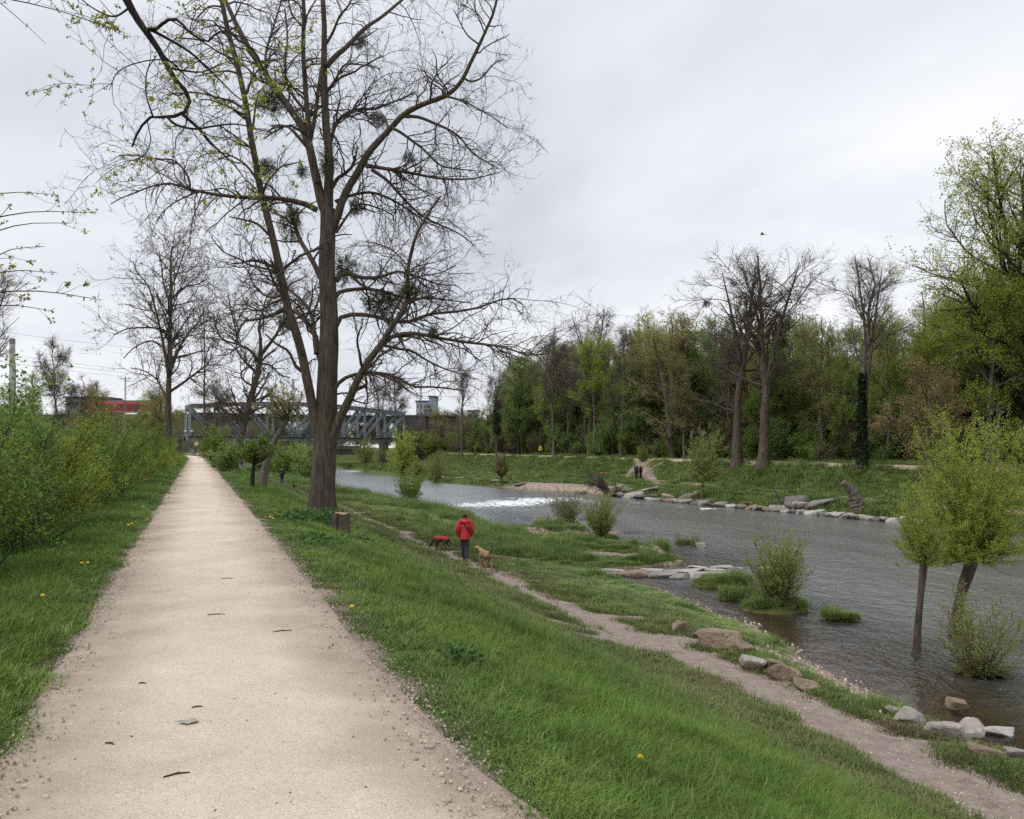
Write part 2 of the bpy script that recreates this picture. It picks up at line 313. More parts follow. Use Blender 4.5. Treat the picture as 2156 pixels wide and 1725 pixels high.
# the gravel path on the dyke
def path_mat():
    m, t = newmat('crushed_limestone'); o = nd(t, 'ShaderNodeOutputMaterial'); b = nd(t, 'ShaderNodeBsdfPrincipled'); b.inputs['Roughness'].default_value = .95; b.inputs['Specular IOR Level'].default_value = .15
    t.links.new(b.outputs[0], o.inputs[0]); tc = nd(t, 'ShaderNodeTexCoord')
    def noise(s, d=4, r=.6):
        n = nd(t, 'ShaderNodeTexNoise'); n.inputs['Scale'].default_value = s; n.inputs['Detail'].default_value = d; n.inputs['Roughness'].default_value = r; t.links.new(tc.outputs['Object'], n.inputs['Vector']); return n.outputs['Fac']
    def ramp(src, *st):
        r = nd(t, 'ShaderNodeValToRGB'); e = r.color_ramp.elements
        e[0].position, e[0].color = st[0][0], (*st[0][1], 1); e[1].position, e[1].color = st[-1][0], (*st[-1][1], 1)
        for p, c in st[1:-1]: x = e.new(p); x.color = (*c, 1)
        t.links.new(src, r.inputs[0]); return r.outputs[0]
    def mixc(f, a, c, bt='MIX'):
        x = nd(t, 'ShaderNodeMix', data_type='RGBA', blend_type=bt)
        if hasattr(f, 'links') or not isinstance(f, float): t.links.new(f, x.inputs['Factor'])
        else: x.inputs['Factor'].default_value = f
        t.links.new(a, x.inputs['A']); t.links.new(c, x.inputs['B']); return x.outputs['Result']
    mid = ramp(noise(1.1, 7, .65), (.3, (.55, .465, .37)), (.7, (.68, .585, .475)))
    side = ramp(noise(3, 8, .75), (.3, (.28, .22, .175)), (.7, (.44, .36, .29)))
    a = nd(t, 'ShaderNodeAttribute', attribute_name='edge'); ea = nd(t, 'ShaderNodeMath', operation='MULTIPLY_ADD'); t.links.new(noise(.9, 5), ea.inputs[0]); ea.inputs[1].default_value = 1.5; ea.inputs[2].default_value = -.8
    es = nd(t, 'ShaderNodeMath', operation='ADD'); t.links.new(a.outputs['Fac'], es.inputs[0]); t.links.new(ea.outputs[0], es.inputs[1]); es.use_clamp = True
    c = mixc(es.outputs[0], mid, side)
    grain = ramp(noise(95, 3, .8), (.3, (.62, .62, .62)), (.5, (1, 1, 1)), (.72, (1.2, 1.2, 1.2)))
    c = mixc(1.0, c, grain, 'MULTIPLY')
    vo = nd(t, 'ShaderNodeTexVoronoi'); vo.inputs['Scale'].default_value = 75; t.links.new(tc.outputs['Object'], vo.inputs['Vector'])
    vs = nd(t, 'ShaderNodeSeparateColor'); t.links.new(vo.outputs['Color'], vs.inputs[0])
    c = mixc(ramp(vs.outputs[0], (.93, (0, 0, 0)), (.98, (.3, .3, .3))), c, ramp(vs.outputs[1], (.3, (.2, .16, .13)), (.7, (.75, .68, .6))))
    t.links.new(c, b.inputs['Base Color'])
    bp = nd(t, 'ShaderNodeBump'); bp.inputs['Strength'].default_value = .8; bp.inputs['Distance'].default_value = .012; t.links.new(noise(70, 4, .8), bp.inputs['Height']); t.links.new(bp.outputs[0], b.inputs['Normal'])
    return m
def strip(name, label, m, yv, cfun, hwfun, nw, lift, zfun, wob=.12, ws=1.6, attr=None):
    s = np.linspace(-1, 1, nw); yv = np.asarray(yv); S, Yv = np.meshgrid(s, yv)
    wl = hwfun(yv)-wob*(fbm(yv*ws, yv*0, 41)-.3); wr = hwfun(yv)-wob*(fbm(yv*ws, yv*0+9, 42)-.3)
    t = cfun(yv)[:, None]+np.where(S < 0, S*wl[:, None], S*wr[:, None]); X = XX(t, Yv)
    z = zfun(X, Yv)+lift-(np.abs(S) > .99)*.06
    i = np.arange(S.size).reshape(S.shape); q = np.stack([i[:-1, :-1], i[:-1, 1:], i[1:, 1:], i[1:, :-1]], -1).reshape(-1, 4)
    o = link(name, mesh_np(name, np.stack([X, Yv, z], -1).reshape(-1, 3), [q], m, attrs={'edge': sm(.12, .95, np.abs(S)).ravel()}))
    return tag(o, label, kind='structure')
yv = np.r_[np.linspace(-60, 0, 30), np.arange(.2, 30, .12), 30*1.01**np.arange(0, 155)]
strip('path', 'pale crushed stone footpath along the top of the dyke', path_mat(), yv, lambda y: bend(y), lambda y: 1.27+.3*np.exp(-np.maximum(y-3.2, 0)**2*2.2)*(y > 0), 26, .035, lambda X, Y: H(X, Y)+.012*np.cos((tt(X, Y)-bend(Y))*1.3)-.01)

# the road behind the hedge
strip('road', 'grey asphalt road lying lower behind the hedge', mat('asphalt', (.17, .17, .175), (.12, .12, .122), 6, .9, .1, 60), np.linspace(-30, 110, 80), lambda y: -10+0*y, lambda y: 3.2+0*y, 6, .05, lambda X, Y: H(X, Y)*0-1.3, .0)

# ------------------------------------------------------------------ the river
def water_mat():
    m, t = newmat('river_water'); o = nd(t, 'ShaderNodeOutputMaterial'); tc = nd(t, 'ShaderNodeTexCoord')
    mp = nd(t, 'ShaderNodeMapping'); mp.inputs['Rotation'].default_value = (0, 0, -.367); t.links.new(tc.outputs['Object'], mp.inputs[0])
    mq = nd(t, 'ShaderNodeMapping'); mq.inputs['Scale'].default_value = (1.0, .62, 1); t.links.new(mp.outputs[0], mq.inputs[0])
    def noise(s, d, r, dist=0):
        n = nd(t, 'ShaderNodeTexNoise'); n.inputs['Scale'].default_value = s; n.inputs['Detail'].default_value = d; n.inputs['Roughness'].default_value = r; n.inputs['Distortion'].default_value = dist; t.links.new(mq.outputs[0], n.inputs['Vector']); return n.outputs['Fac']
    def ma(op, a, b=None, c=None):
        x = nd(t, 'ShaderNodeMath', operation=op)
        for i, y in enumerate((a, b, c)):
            if y is None: continue
            if isinstance(y, (int, float)): x.inputs[i].default_value = y
            else: t.links.new(y, x.inputs[i])
        return x.outputs[0]
    calm = nd(t, 'ShaderNodeAttribute', attribute_name='calm').outputs['Fac']
    h = ma('ADD', ma('MULTIPLY', noise(1.5, 3, .55, .6), 1.0), ma('MULTIPLY', noise(5.0, 3, .6, .5), .42))
    bp = nd(t, 'ShaderNodeBump'); bp.inputs['Distance'].default_value = .19; t.links.new(h, bp.inputs['Height'])
    zn = nd(t, 'ShaderNodeTexNoise'); zn.inputs['Scale'].default_value = .22; zn.inputs['Detail'].default_value = 4; zq = nd(t, 'ShaderNodeMapping'); zq.inputs['Scale'].default_value = (1.6, .45, 1); t.links.new(mp.outputs[0], zq.inputs[0]); t.links.new(zq.outputs[0], zn.inputs['Vector'])
    zr = nd(t, 'ShaderNodeMapRange'); zr.inputs['From Min'].default_value = .38; zr.inputs['From Max'].default_value = .62; zr.inputs['To Min'].default_value = .35; zr.inputs['To Max'].default_value = 1.15; t.links.new(zn.outputs['Fac'], zr.inputs[0])
    t.links.new(ma('MULTIPLY', zr.outputs[0], ma('SUBTRACT', 1.0, ma('MULTIPLY', calm, .75))), bp.inputs['Strength'])
    gl = nd(t, 'ShaderNodeBsdfGlossy'); gl.inputs['Roughness'].default_value = .2; gl.inputs['Color'].default_value = (.92, .95, 1, 1); t.links.new(bp.outputs[0], gl.inputs['Normal'])
    tr = nd(t, 'ShaderNodeBsdfTransparent'); tr.inputs['Color'].default_value = (.70, .62, .49, 1)
    df = nd(t, 'ShaderNodeBsdfDiffuse'); df.inputs['Color'].default_value = (.155, .155, .15, 1)
    dp = nd(t, 'ShaderNodeAttribute', attribute_name='depth').outputs['Fac']
    m0 = nd(t, 'ShaderNodeMixShader'); t.links.new(dp, m0.inputs[0]); t.links.new(tr.outputs[0], m0.inputs[1]); t.links.new(df.outputs[0], m0.inputs[2])
    fr = nd(t, 'ShaderNodeFresnel'); fr.inputs['IOR'].default_value = 1.58; t.links.new(bp.outputs[0], fr.inputs['Normal'])
    m1 = nd(t, 'ShaderNodeMixShader'); t.links.new(fr.outputs[0], m1.inputs[0]); t.links.new(m0.outputs[0], m1.inputs[1]); t.links.new(gl.outputs[0], m1.inputs[2])
    fo = nd(t, 'ShaderNodeAttribute', attribute_name='foam').outputs['Fac']
    mr = nd(t, 'ShaderNodeMapRange'); mr.inputs['From Min'].default_value = .64; mr.inputs['From Max'].default_value = .72
    t.links.new(ma('MULTIPLY_ADD', fo, .24, noise(1.9, 7, .8, 1.2)), mr.inputs[0])
    ff = ma('MULTIPLY', mr.outputs[0], ma('MINIMUM', ma('MULTIPLY', fo, 4), 1.0))
    wd = nd(t, 'ShaderNodeBsdfDiffuse'); wd.inputs['Color'].default_value = (.78, .8, .82, 1)
    m2 = nd(t, 'ShaderNodeMixShader'); t.links.new(ff, m2.inputs[0]); t.links.new(m1.outputs[0], m2.inputs[1]); t.links.new(wd.outputs[0], m2.inputs[2])
    t.links.new(m2.outputs[0], o.inputs[0]); return m
wt = np.arange(9, 52, .45); wy = np.r_[np.linspace(-60, 8, 20), np.arange(8.3, 60, .35), 60*1.006**np.arange(0, 130), np.linspace(132, 420, 40)]
Tw, Yw = np.meshgrid(wt, wy); Xw = XX(Tw, Yw)
foam = np.zeros_like(Xw)
for u, v, au, av, s in ((1075, 1060, 70, 7, 1.0), (1010, 1064, 55, 6, .85), (1130, 1054, 55, 6, .9), (1190, 1052, 50, 5, .7), (960, 1050, 60, 5, .3), (1100, 1072, 60, 5, .3), (1230, 1057, 30, 2.5, .6), (1095, 1050, 60, 2.5, .5), (960, 1058, 40, 3, .4), (760, 993, 50, 1.6, .9), (840, 992, 30, 1.2, .5),
                        (1630, 1200, 55, 5, .72), (1560, 1196, 40, 3, .6), (1340, 1060, 14, 2, .6), (1490, 1072, 24, 1.6, .75), (1530, 1073, 20, 1.2, .7), (1430, 1068, 12, 1.6, .6), (1700, 1240, 40, 6, .28), (1400, 1290, 60, 10, .2), (1560, 1270, 40, 8, .25)):
    x0, y0 = pix_w(u, v); ry = (EYE-WATER)*F*(1/(v-HV-av)-1/(v-HV+av))/2; rx = au/F*y0
    foam = np.maximum(foam, s*np.exp(-(((Xw-x0)/(rx*1.15))**2+((Yw-y0)/max(ry*1.2, .4))**2)**1.3))
nn, ff_ = tN(Yw), tF(Yw)
calm = np.clip(sm(2.6, .4, Tw-nn)+sm(1.5, .3, ff_-Tw)*.6+.9*np.exp(-((Yw-26.5)/3.5)**2)*sm(3.2, 1.5, Tw-nn), 0, 1)
zb_ = H(Xw, Yw); depth = np.clip(sm(.1, .75, WATER-zb_)*.93+.02, 0, 1)
zw = WATER+.16*foam*(vnoise(Xw*1.1, Yw*1.1, 7)-.2)+.03*(fbm(Xw*.35, Yw*.35, 12)-.5)
iw = np.arange(Xw.size).reshape(Xw.shape); qw = np.stack([iw[:-1, :-1], iw[:-1, 1:], iw[1:, 1:], iw[1:, :-1]], -1).reshape(-1, 4)
tag(link('river', mesh_np('river', np.stack([Xw, Yw, zw], -1).reshape(-1, 3), [qw], water_mat(), attrs=dict(foam=foam.ravel(), calm=calm.ravel(), depth=depth.ravel()))),
    'shallow rippled river with white water at the rapids', kind='structure')
# ------------------------------------------------------------------ grass, weeds and pebbles: scattered over the ground, one object per kind
def proto_col(name, meshes):
    c = bpy.data.collections.new(name)
    for k, me in enumerate(meshes): c.objects.link(bpy.data.objects.new(name+'_piece', me))
    return c
def scatter(name, label, cat, col, pts, rot, scl, idx):
    me = bpy.data.meshes.new(name); me.vertices.add(len(pts)); me.vertices.foreach_set('co', np.asarray(pts, np.float32).ravel())
    for n, a in (('rot', rot), ('scl', scl)):
        at = me.attributes.new(n, 'FLOAT_VECTOR', 'POINT'); at.data.foreach_set('vector', np.asarray(a, np.float32).ravel())
    at = me.attributes.new('pick', 'INT', 'POINT'); at.data.foreach_set('value', np.asarray(idx, np.int32))
    o = link(name, me); tag(o, label, None, None, 'stuff')
    ng = bpy.data.node_groups.new(name+'_scatter', 'GeometryNodeTree'); ng.interface.new_socket('Geometry', in_out='INPUT', socket_type='NodeSocketGeometry'); ng.interface.new_socket('Geometry', in_out='OUTPUT', socket_type='NodeSocketGeometry')
    i = nd(ng, 'NodeGroupInput'); q = nd(ng, 'NodeGroupOutput'); ip = nd(ng, 'GeometryNodeInstanceOnPoints'); ci = nd(ng, 'GeometryNodeCollectionInfo')
    ci.inputs['Collection'].default_value = col; ci.inputs['Separate Children'].default_value = True; ci.inputs['Reset Children'].default_value = True
    ip.inputs['Pick Instance'].default_value = True; k = ng.links
    k.new(i.outputs[0], ip.inputs['Points']); k.new(ci.outputs[0], ip.inputs['Instance']); k.new(ip.outputs[0], q.inputs[0])
    for nm, ty, so_ in (('scl', 'FLOAT_VECTOR', 'Scale'), ('rot', 'FLOAT_VECTOR', 'Rotation'), ('pick', 'INT', 'Instance Index')):
        s = nd(ng, 'GeometryNodeInputNamedAttribute', data_type=ty); s.inputs['Name'].default_value = nm; k.new(s.outputs['Attribute'], ip.inputs[so_])
    m = o.modifiers.new('scatter', 'NODES'); m.node_group = ng
    return o
def grassmat(name, ca, cb, cc, pscale=.45, trans=.25):
    """blade colour: world-sized patches between two greens, with single blades straw-coloured"""
    m, t = newmat(name); o = nd(t, 'ShaderNodeOutputMaterial'); b = nd(t, 'ShaderNodeBsdfPrincipled'); b.inputs['Roughness'].default_value = .5; b.inputs['Specular IOR Level'].default_value = .25
    g = nd(t, 'ShaderNodeNewGeometry'); n = nd(t, 'ShaderNodeTexNoise'); n.inputs['Scale'].default_value = pscale; n.inputs['Detail'].default_value = 4; t.links.new(g.outputs['Position'], n.inputs['Vector'])
    r = nd(t, 'ShaderNodeValToRGB'); e = r.color_ramp.elements; e[0].position = .36; e[0].color = (*ca, 1); e[1].position = .60; e[1].color = (*cb, 1); x_ = e.new(.70); x_.color = (cb[0]*1.08, cb[1]*.8, cb[2]*1.25, 1); t.links.new(n.outputs['Fac'], r.inputs[0])
    r2 = nd(t, 'ShaderNodeValToRGB'); e = r2.color_ramp.elements; e[0].position = .86; e[0].color = (0, 0, 0, 1); e[1].position = 1; e[1].color = (.8, .8, .8, 1); t.links.new(g.outputs['Random Per Island'], r2.inputs[0])
    x = nd(t, 'ShaderNodeMix', data_type='RGBA'); t.links.new(r2.outputs[0], x.inputs['Factor']); t.links.new(r.outputs[0], x.inputs['A']); x.inputs['B'].default_value = (*cc, 1)
    oi = nd(t, 'ShaderNodeObjectInfo'); hs = nd(t, 'ShaderNodeHueSaturation'); mr = nd(t, 'ShaderNodeMapRange'); mr.inputs['To Min'].default_value = .75; mr.inputs['To Max'].default_value = 1.25
    t.links.new(oi.outputs['Random'], mr.inputs[0]); t.links.new(mr.outputs[0], hs.inputs['Value']); t.links.new(x.outputs['Result'], hs.inputs['Color']); t.links.new(hs.outputs[0], b.inputs['Base Color'])
    tr = nd(t, 'ShaderNodeBsdfTranslucent'); t.links.new(hs.outputs[0], tr.inputs['Color']); ms = nd(t, 'ShaderNodeMixShader'); ms.inputs[0].default_value = trans
    t.links.new(b.outputs[0], ms.inputs[1]); t.links.new(tr.outputs[0], ms.inputs[2]); t.links.new(ms.outputs[0], o.inputs[0]); return m
def tuft(n, rad, h, m, wid=.006, bendy=.6, seed=0):
    r = np.random.default_rng(seed); a = r.uniform(0, 2*np.pi, n); q = rad*np.sqrt(r.uniform(0, 1, n)); base = np.stack([q*np.cos(a), q*np.sin(a), 0*a-.02], 1)
    hh = h*r.uniform(.45, 1.1, n); da = a+r.normal(0, 1.2, n); d = np.stack([np.cos(da), np.sin(da), 0*da], 1); sd_ = np.stack([-np.sin(da), np.cos(da), 0*da], 1)*wid*r.uniform(.6, 1.3, n)[:, None]
    bd = bendy*r.uniform(.15, 1.1, n)*hh; up = np.array([0, 0, 1.])
    p1 = base+up*hh[:, None]*.55+d*bd[:, None]*.3; p2 = base+up*(hh*.95-bd*.25)[:, None]+d*bd[:, None]
    V = np.stack([base-sd_, base+sd_, p1+sd_*.75, p1-sd_*.75, p2], 1).reshape(-1, 3); i = np.arange(n)[:, None]*5
    return mesh_np('grass_tuft', V, [i+np.array([[0, 1, 2, 3]]), i+np.array([[3, 2, 4]])], m)
lush = grassmat('lush_grass', (.08, .155, .024), (.15, .255, .042), (.36, .34, .14))
worn = grassmat('trodden_grass', (.105, .145, .042), (.175, .205, .07), (.32, .27, .16), .6)
reed = grassmat('bank_grass', (.13, .21, .06), (.225, .32, .09), (.42, .37, .21), .8)
c_lush = proto_col('grass_tufts', [tuft(90, .18, .09+.03*k, lush, .0034, .95, k) for k in range(4)])
c_worn = proto_col('short_tufts', [tuft(60, .17, .055+.02*k, worn, .005, .9, 10+k) for k in range(3)])
c_bank = proto_col('bank_tufts', [tuft(60, .2, .26+.08*k, reed, .006, .8, 20+k) for k in range(3)])
c_far = proto_col('far_tufts', [tuft(40, .42, .24+.08*k, worn if k == 1 else reed, .016, .9, 30+k) for k in range(3)])
r_ = np.random.default_rng(5)
def field(n, t0, t1, y0, y1, dens, pw=1.6):
    """points thinning out with distance; dens(t, Y, X) is the chance to keep one"""
    u = r_.uniform(0, 1, n); a = 1-pw; Y = (y0**a+u*(y1**a-y0**a))**(1/a); t = r_.uniform(t0, t1, n); X = XX(t, Y)
    k = r_.uniform(0, 1, n) < dens(t, Y, X); return X[k], Y[k], t[k]
def put(name, label, col, X, Y, s, npk, zs=None, wgt=None):
    n = len(X); z = H(X, Y); rot = np.stack([r_.normal(0, .08, n), r_.normal(0, .08, n), r_.uniform(0, 6.28, n)], 1)
    sx = s*r_.uniform(.75, 1.3, n); sz = sx*(zs if zs is not None else 1)
    scatter(name, label, None, col, np.stack([X, Y, z], 1), rot, np.stack([sx, sx, sz], 1), r_.integers(0, npk, n))
def notbare(X, Y):
    z, b, g, w_ = H(X, Y, True); return (1-np.clip(b*1.25+.25*(fbm(X*9, Y*9, 77, 2)-.5), 0, 1))*(1-np.clip(g*1.5, 0, 1))*(z > WATER+.07)
# lush slope below the path
X, Y, t = field(34000, 1.15, 9.0, 2.6, 110, lambda t, Y, X: notbare(X, Y)*sm(6.8, 5.2, t+1.8*(fbm(X*.7, Y*.7, 21)-.5))*sm(1.15, 1.8, t+.5*(fbm(X*2, Y*2, 22)-.5)), 1.55)
put('grass', 'lush green grass on the slope between the footpath and the trail', c_lush, X, Y, np.interp(Y, [3, 12, 40, 110], [.8, 1.0, 1.5, 2.4]), 4, sm(1.1, 2.6, t)*.75*(.55+.9*fbm(X*.8, Y*.8, 23))+.35)
# verge left of the path, longer grass
X, Y, t = field(22000, -7, -1.12, 2.6, 110, lambda t, Y, X: notbare(X, Y)*sm(-1.1, -1.7, t+.5*(fbm(X*2, Y*2, 24)-.5)), 1.55)
put('grass', 'tall green grass on the verge below the hedge', c_lush, X, Y, np.interp(Y, [3, 12, 40, 110], [.9, 1.1, 1.6, 2.4]), 4, sm(-1.1, -2.3, t)*1.0*(.6+.8*fbm(X*.8, Y*.8, 25))+.4)
# trodden grass round the trail and along the path edges
X, Y, t = field(44000, 3.5, 13, 6, 110, lambda t, Y, X: notbare(X, Y)*sm(4.0, 5.8, t+1.2*(fbm(X*.7, Y*.7, 26)-.5)), 1.5)
put('trodden_grass', 'short olive grass worn down beside the dirt trail', c_worn, X, Y, np.interp(Y, [3, 12, 40, 110], [1.0, 1.2, 2.0, 3.4]), 3, .6+.9*fbm(X*1.1, Y*1.1, 27))
X, Y, t = field(9000, -2.1, 2.2, 2.6, 60, lambda t, Y, X: (np.abs(t) > 1.2)*sm(2.2, 1.4, np.abs(t))*(fbm(X*3, Y*3, 28) > .45), 1.6)
put('trodden_grass', 'sparse short grass along both edges of the footpath', c_worn, X, Y, np.interp(Y, [3, 12, 40, 110], [.55, .8, 1.6, 3.0]), 3, .9)
# greener grass between trail and water, and the spit
X, Y, t = field(36000, 9.6, 23, 9, 125, lambda t, Y, X: notbare(X, Y)*sm(10.0, 11.4, t+.9*(fbm(X*.7, Y*.7, 29)-.5)), 1.45)
put('bank_grass', 'grass tufts on the near bank between the trail and the water', c_bank, X, Y, np.interp(Y, [9, 20, 40, 110], [.55, .7, 1.1, 2.2]), 3, np.clip((.25+1.1*sm(.45, .62, fbm(X*.5, Y*.5, 30)))*(.5+.5*sm(4, 1, tN(Y)-t)+.5*sm(29, 33, Y)), .2, 1.5))
# islets
ix = np.concatenate([np.stack([r_.normal(i[0], i[2]*.42, 260), r_.normal(i[1], i[3]*.42, 260)], 1) for i in ISL if not i[5]])
zi = H(ix[:, 0], ix[:, 1]); ix = ix[zi > WATER+.03]
put('bank_grass', 'rank grass growing on the little islands in the river', c_bank, ix[:, 0], ix[:, 1], .6, 3, .3+1.1*fbm(ix[:, 0]*1.2, ix[:, 1]*1.2, 33))
# far bank
X, Y, t = field(30000, 33, 58, 38, 190, lambda t, Y, X: notbare(X, Y)*(t > tF(Y)+.2), 1.2)
put('far_grass', 'grass covering the berm and dyke of the far bank', c_far, X, Y, np.interp(Y, [40, 80, 180], [.8, 1.1, 1.6]), 3, .55+.9*sm(.4, .62, fbm(X*.3, Y*.3, 34)))
# pebbles along the path edges and on the shore gravel
def ico(sub):
    import bmesh
    bm = bmesh.new(); bmesh.ops.create_icosphere(bm, subdivisions=sub, radius=1); V = np.array([v.co[:] for v in bm.verts]); Fc = np.array([[v.index for v in f.verts] for f in bm.faces]); bm.free(); return V, Fc
ICO = {k: ico(k) for k in (1, 2, 3, 4)}
def rockmesh(seed, planes=13, sx=1, sy=.8, sz=.5, m=None, name='rock', sub=1, p=30):
    """a stone broken along a few flat faces, edges a little worn"""
    r = np.random.default_rng(seed); d, f = ICO[sub]; nr = norm(r.normal(0, 1, (planes, 3))); nr[0] = norm(np.array([r.normal(0, .12), r.normal(0, .12), 1])); of = r.uniform(.5, .85, planes); of[0] = r.uniform(.45, .6)
    q = np.maximum(d@nr.T, 0)/of; R = (np.sum(q**p, 1)+1e-4)**(-1/p)
    if sub > 2: R = R*(1+.10*(fbm(d[:, 0]*3+d[:, 2]*2, d[:, 1]*3-d[:, 2], seed, 4)-.5)+.05*(fbm(d[:, 0]*9+d[:, 2]*5, d[:, 1]*9, seed+5, 2)-.5))
    V = d*R[:, None]; V = V-(V.max(0)+V.min(0))/2; V = V/np.ptp(V, axis=0)*np.array([sx, sy, sz]); return mesh_np(name, V, [f], m, None, sub > 2)
pebm = mat('limestone_chips', (.55, .47, .4), (.3, .24, .2), 3, .9, rand=.4)
c_peb = proto_col('pebble_pieces', [rockmesh(k, 9, 1, .75, .5, pebm, 'pebble', 1) for k in range(5)])
n = 9000; Y = 2.6*np.exp(r_.uniform(0, 1, n)*np.log(16/2.6)); sgn = np.where(r_.uniform(0, 1, n) < .5, -1, 1); t = sgn*(1.24+r_.normal(0, .16, n)); X = XX(t, Y)
z = np.where(np.abs(t) < 1.2, .008, H(X, Y)+.01); s = .008+.018*r_.uniform(0, 1, n)**3
scatter('pebbles', 'loose pale stone chips along the edges of the footpath', None, c_peb, np.stack([X, Y, z], 1), r_.uniform(0, 6.28, (n, 3)), np.repeat(s[:, None], 3, 1), r_.integers(0, 5, n))
X, Y, t = field(60000, 8, 42, 11, 100, lambda t, Y, X: (lambda q: np.clip(q[2], 0, 1)*(q[0] > WATER-.1))(H(X, Y, True)), 1.3)
s = .03+.09*r_.uniform(0, 1, len(X))**3*np.interp(Y, [11, 90], [1, 2]); 
scatter('shore_gravel', 'grey brown river gravel along the waterline and on the bars', None, c_peb, np.stack([X, Y, H(X, Y)+.01], 1), r_.uniform(0, 6.28, (len(X), 3)), np.repeat(s[:, None], 3, 1), r_.integers(0, 5, len(X)))
X, Y, t = field(9000, 7.8, 10.6, 6, 30, lambda t, Y, X: H(X, Y, True)[1] > .6, 1.6); s = .012+.035*r_.uniform(0, 1, len(X))**4
scatter('trail_stones', 'small stones lying in the trodden earth of the trail', None, c_peb, np.stack([X, Y, H(X, Y)], 1), r_.uniform(0, 6.28, (len(X), 3)), np.repeat(s[:, None], 3, 1), r_.integers(0, 5, len(X)))

bitm = mat('plant_litter', (.13, .09, .06), (.06, .045, .035), 9, .9, rand=.4)
bits = []
for k in range(4):
    b_ = MB(); a_ = np.linspace(0, 2*np.pi, 7)[:-1]; b_.add([(math.cos(q)*.5*(1 if k < 2 else 1.6), math.sin(q)*(.32 if k < 2 else .09), .06*math.sin(3*q+k)) for q in a_], [list(range(6))]); bits.append(b_.build('litter_bit', bitm))
n = 520; Y = 3.0*np.exp(r_.uniform(0, 1, n)*np.log(12)); t = r_.uniform(-1.2, 1.2, n); X = XX(t, Y)
scatter('path_litter', 'scraps of dead leaf and bark strewn over the footpath', None, proto_col('litter_bits', bits), np.stack([X, Y, H(X, Y)+.035+.012*np.cos(t*1.3)-.006], 1), np.stack([0*X, 0*X, r_.uniform(0, 6.28, n)], 1), np.repeat((.006+.016*r_.uniform(0, 1, n)**3)[:, None], 3, 1), r_.integers(0, 4, n))
# ------------------------------------------------------------------ trees and shrubs
def lerp_at(P, i, f): return P[i[0], i[1]]*(1-f)+P[i[0], i[1]+1]*f
def walk(start, d, length, n, wander, up, r, drop=0):
    B = len(start); Q = np.empty((B, n, 3)); Q[:, 0] = start; d = d.copy(); st = (length/(n-1))[:, None]
    for i in range(1, n):
        d = norm(d+r.normal(0, wander, (B, 3))+np.array([0, 0, up-drop*i/n])); Q[:, i] = Q[:, i-1]+d*st
    return Q
def spawn(P, R, count, r, t0=.25, t1=1., ang=(35, 70), lf=(.35, .7), n=6, wander=.18, up=.05, rr=.55, env=None, drop=0, lmax=None, rmin=.004, plen=True):
    """new branches out of the branches (P, R); returns their points and radii"""
    B, K, _ = P.shape; Lp = np.linalg.norm(np.diff(P, axis=1), axis=2).sum(1)
    idx = r.choice(B, count, p=Lp/Lp.sum()); t = r.uniform(t0, t1, count)*(K-1)*.999; i = t.astype(int); f = (t-i)[:, None]
    s = P[idx, i]*(1-f)+P[idx, i+1]*f; tan = norm(P[idx, i+1]-P[idx, i]); ra = R[idx, i]*(1-f[:, 0])+R[idx, i+1]*f[:, 0]
    q = r.normal(0, 1, (count, 3)); q = norm(q-(q*tan).sum(1, keepdims=True)*tan); a = np.radians(r.uniform(*ang, count))[:, None]
    d = norm(tan*np.cos(a)+q*np.sin(a)); tf = t/(K-1)
    ln = r.uniform(*lf, count)*(Lp[idx]*(1.05-.6*tf) if plen else 1)
    if env is not None: ln = ln*env(tf)
    if lmax: ln = np.minimum(ln, lmax)
    Q = walk(s, d, ln, n, wander, up, r, drop); r0 = np.maximum(np.minimum(ra*rr, ln*.035+.004), rmin)
    return Q, r0[:, None]*np.linspace(1, .35, n)[None]
class Plant:
    def __init__(s): s.n = 0; s.V = []; s.F = []; s.M = []
    def tubes(s, P, R, k, m=0):
        V, Fq = tubes(P, R, k); s.V.append(V); s.F.append(Fq+s.n); s.M.append(m); s.n += len(V)
    def leaves(s, P, n, size, r, m=1, jit=.1, droop=.0, t0=.2, asp=.55, along=None):
        B, K, _ = P.shape; b = r.integers(0, B, n); t = r.uniform(t0, 1, n)*(K-1)*.999; i = t.astype(int); f = (t-i)[:, None]
        c = P[b, i]*(1-f)+P[b, i+1]*f+r.normal(0, jit, (n, 3)); s.leafat(c, size, r, m, droop, asp)
    def leafat(s, c, size, r, m=1, droop=0., asp=.55):
        n = len(c); a = r.normal(0, 1, (n, 3)); a[:, 2] -= droop; a = norm(a); b = r.normal(0, 1, (n, 3)); b = norm(np.cross(a, b)); L_ = size*r.uniform(.6, 1.35, n)[:, None]
        nrm = np.cross(a, b)*L_*.12
        V = np.stack([c, c+a*L_*.5+b*L_*asp*.5+nrm, c+a*L_, c+a*L_*.5-b*L_*asp*.5+nrm], 1).reshape(-1, 3)
        i = np.arange(n)[:, None]*4; s.V.append(V); s.F.append(i+np.array([[0, 1, 2, 3]])+s.n); s.M.append(m); s.n += len(V)
    def build(s, name, mats): return mesh_np(name, np.concatenate(s.V), s.F, mats, s.M)
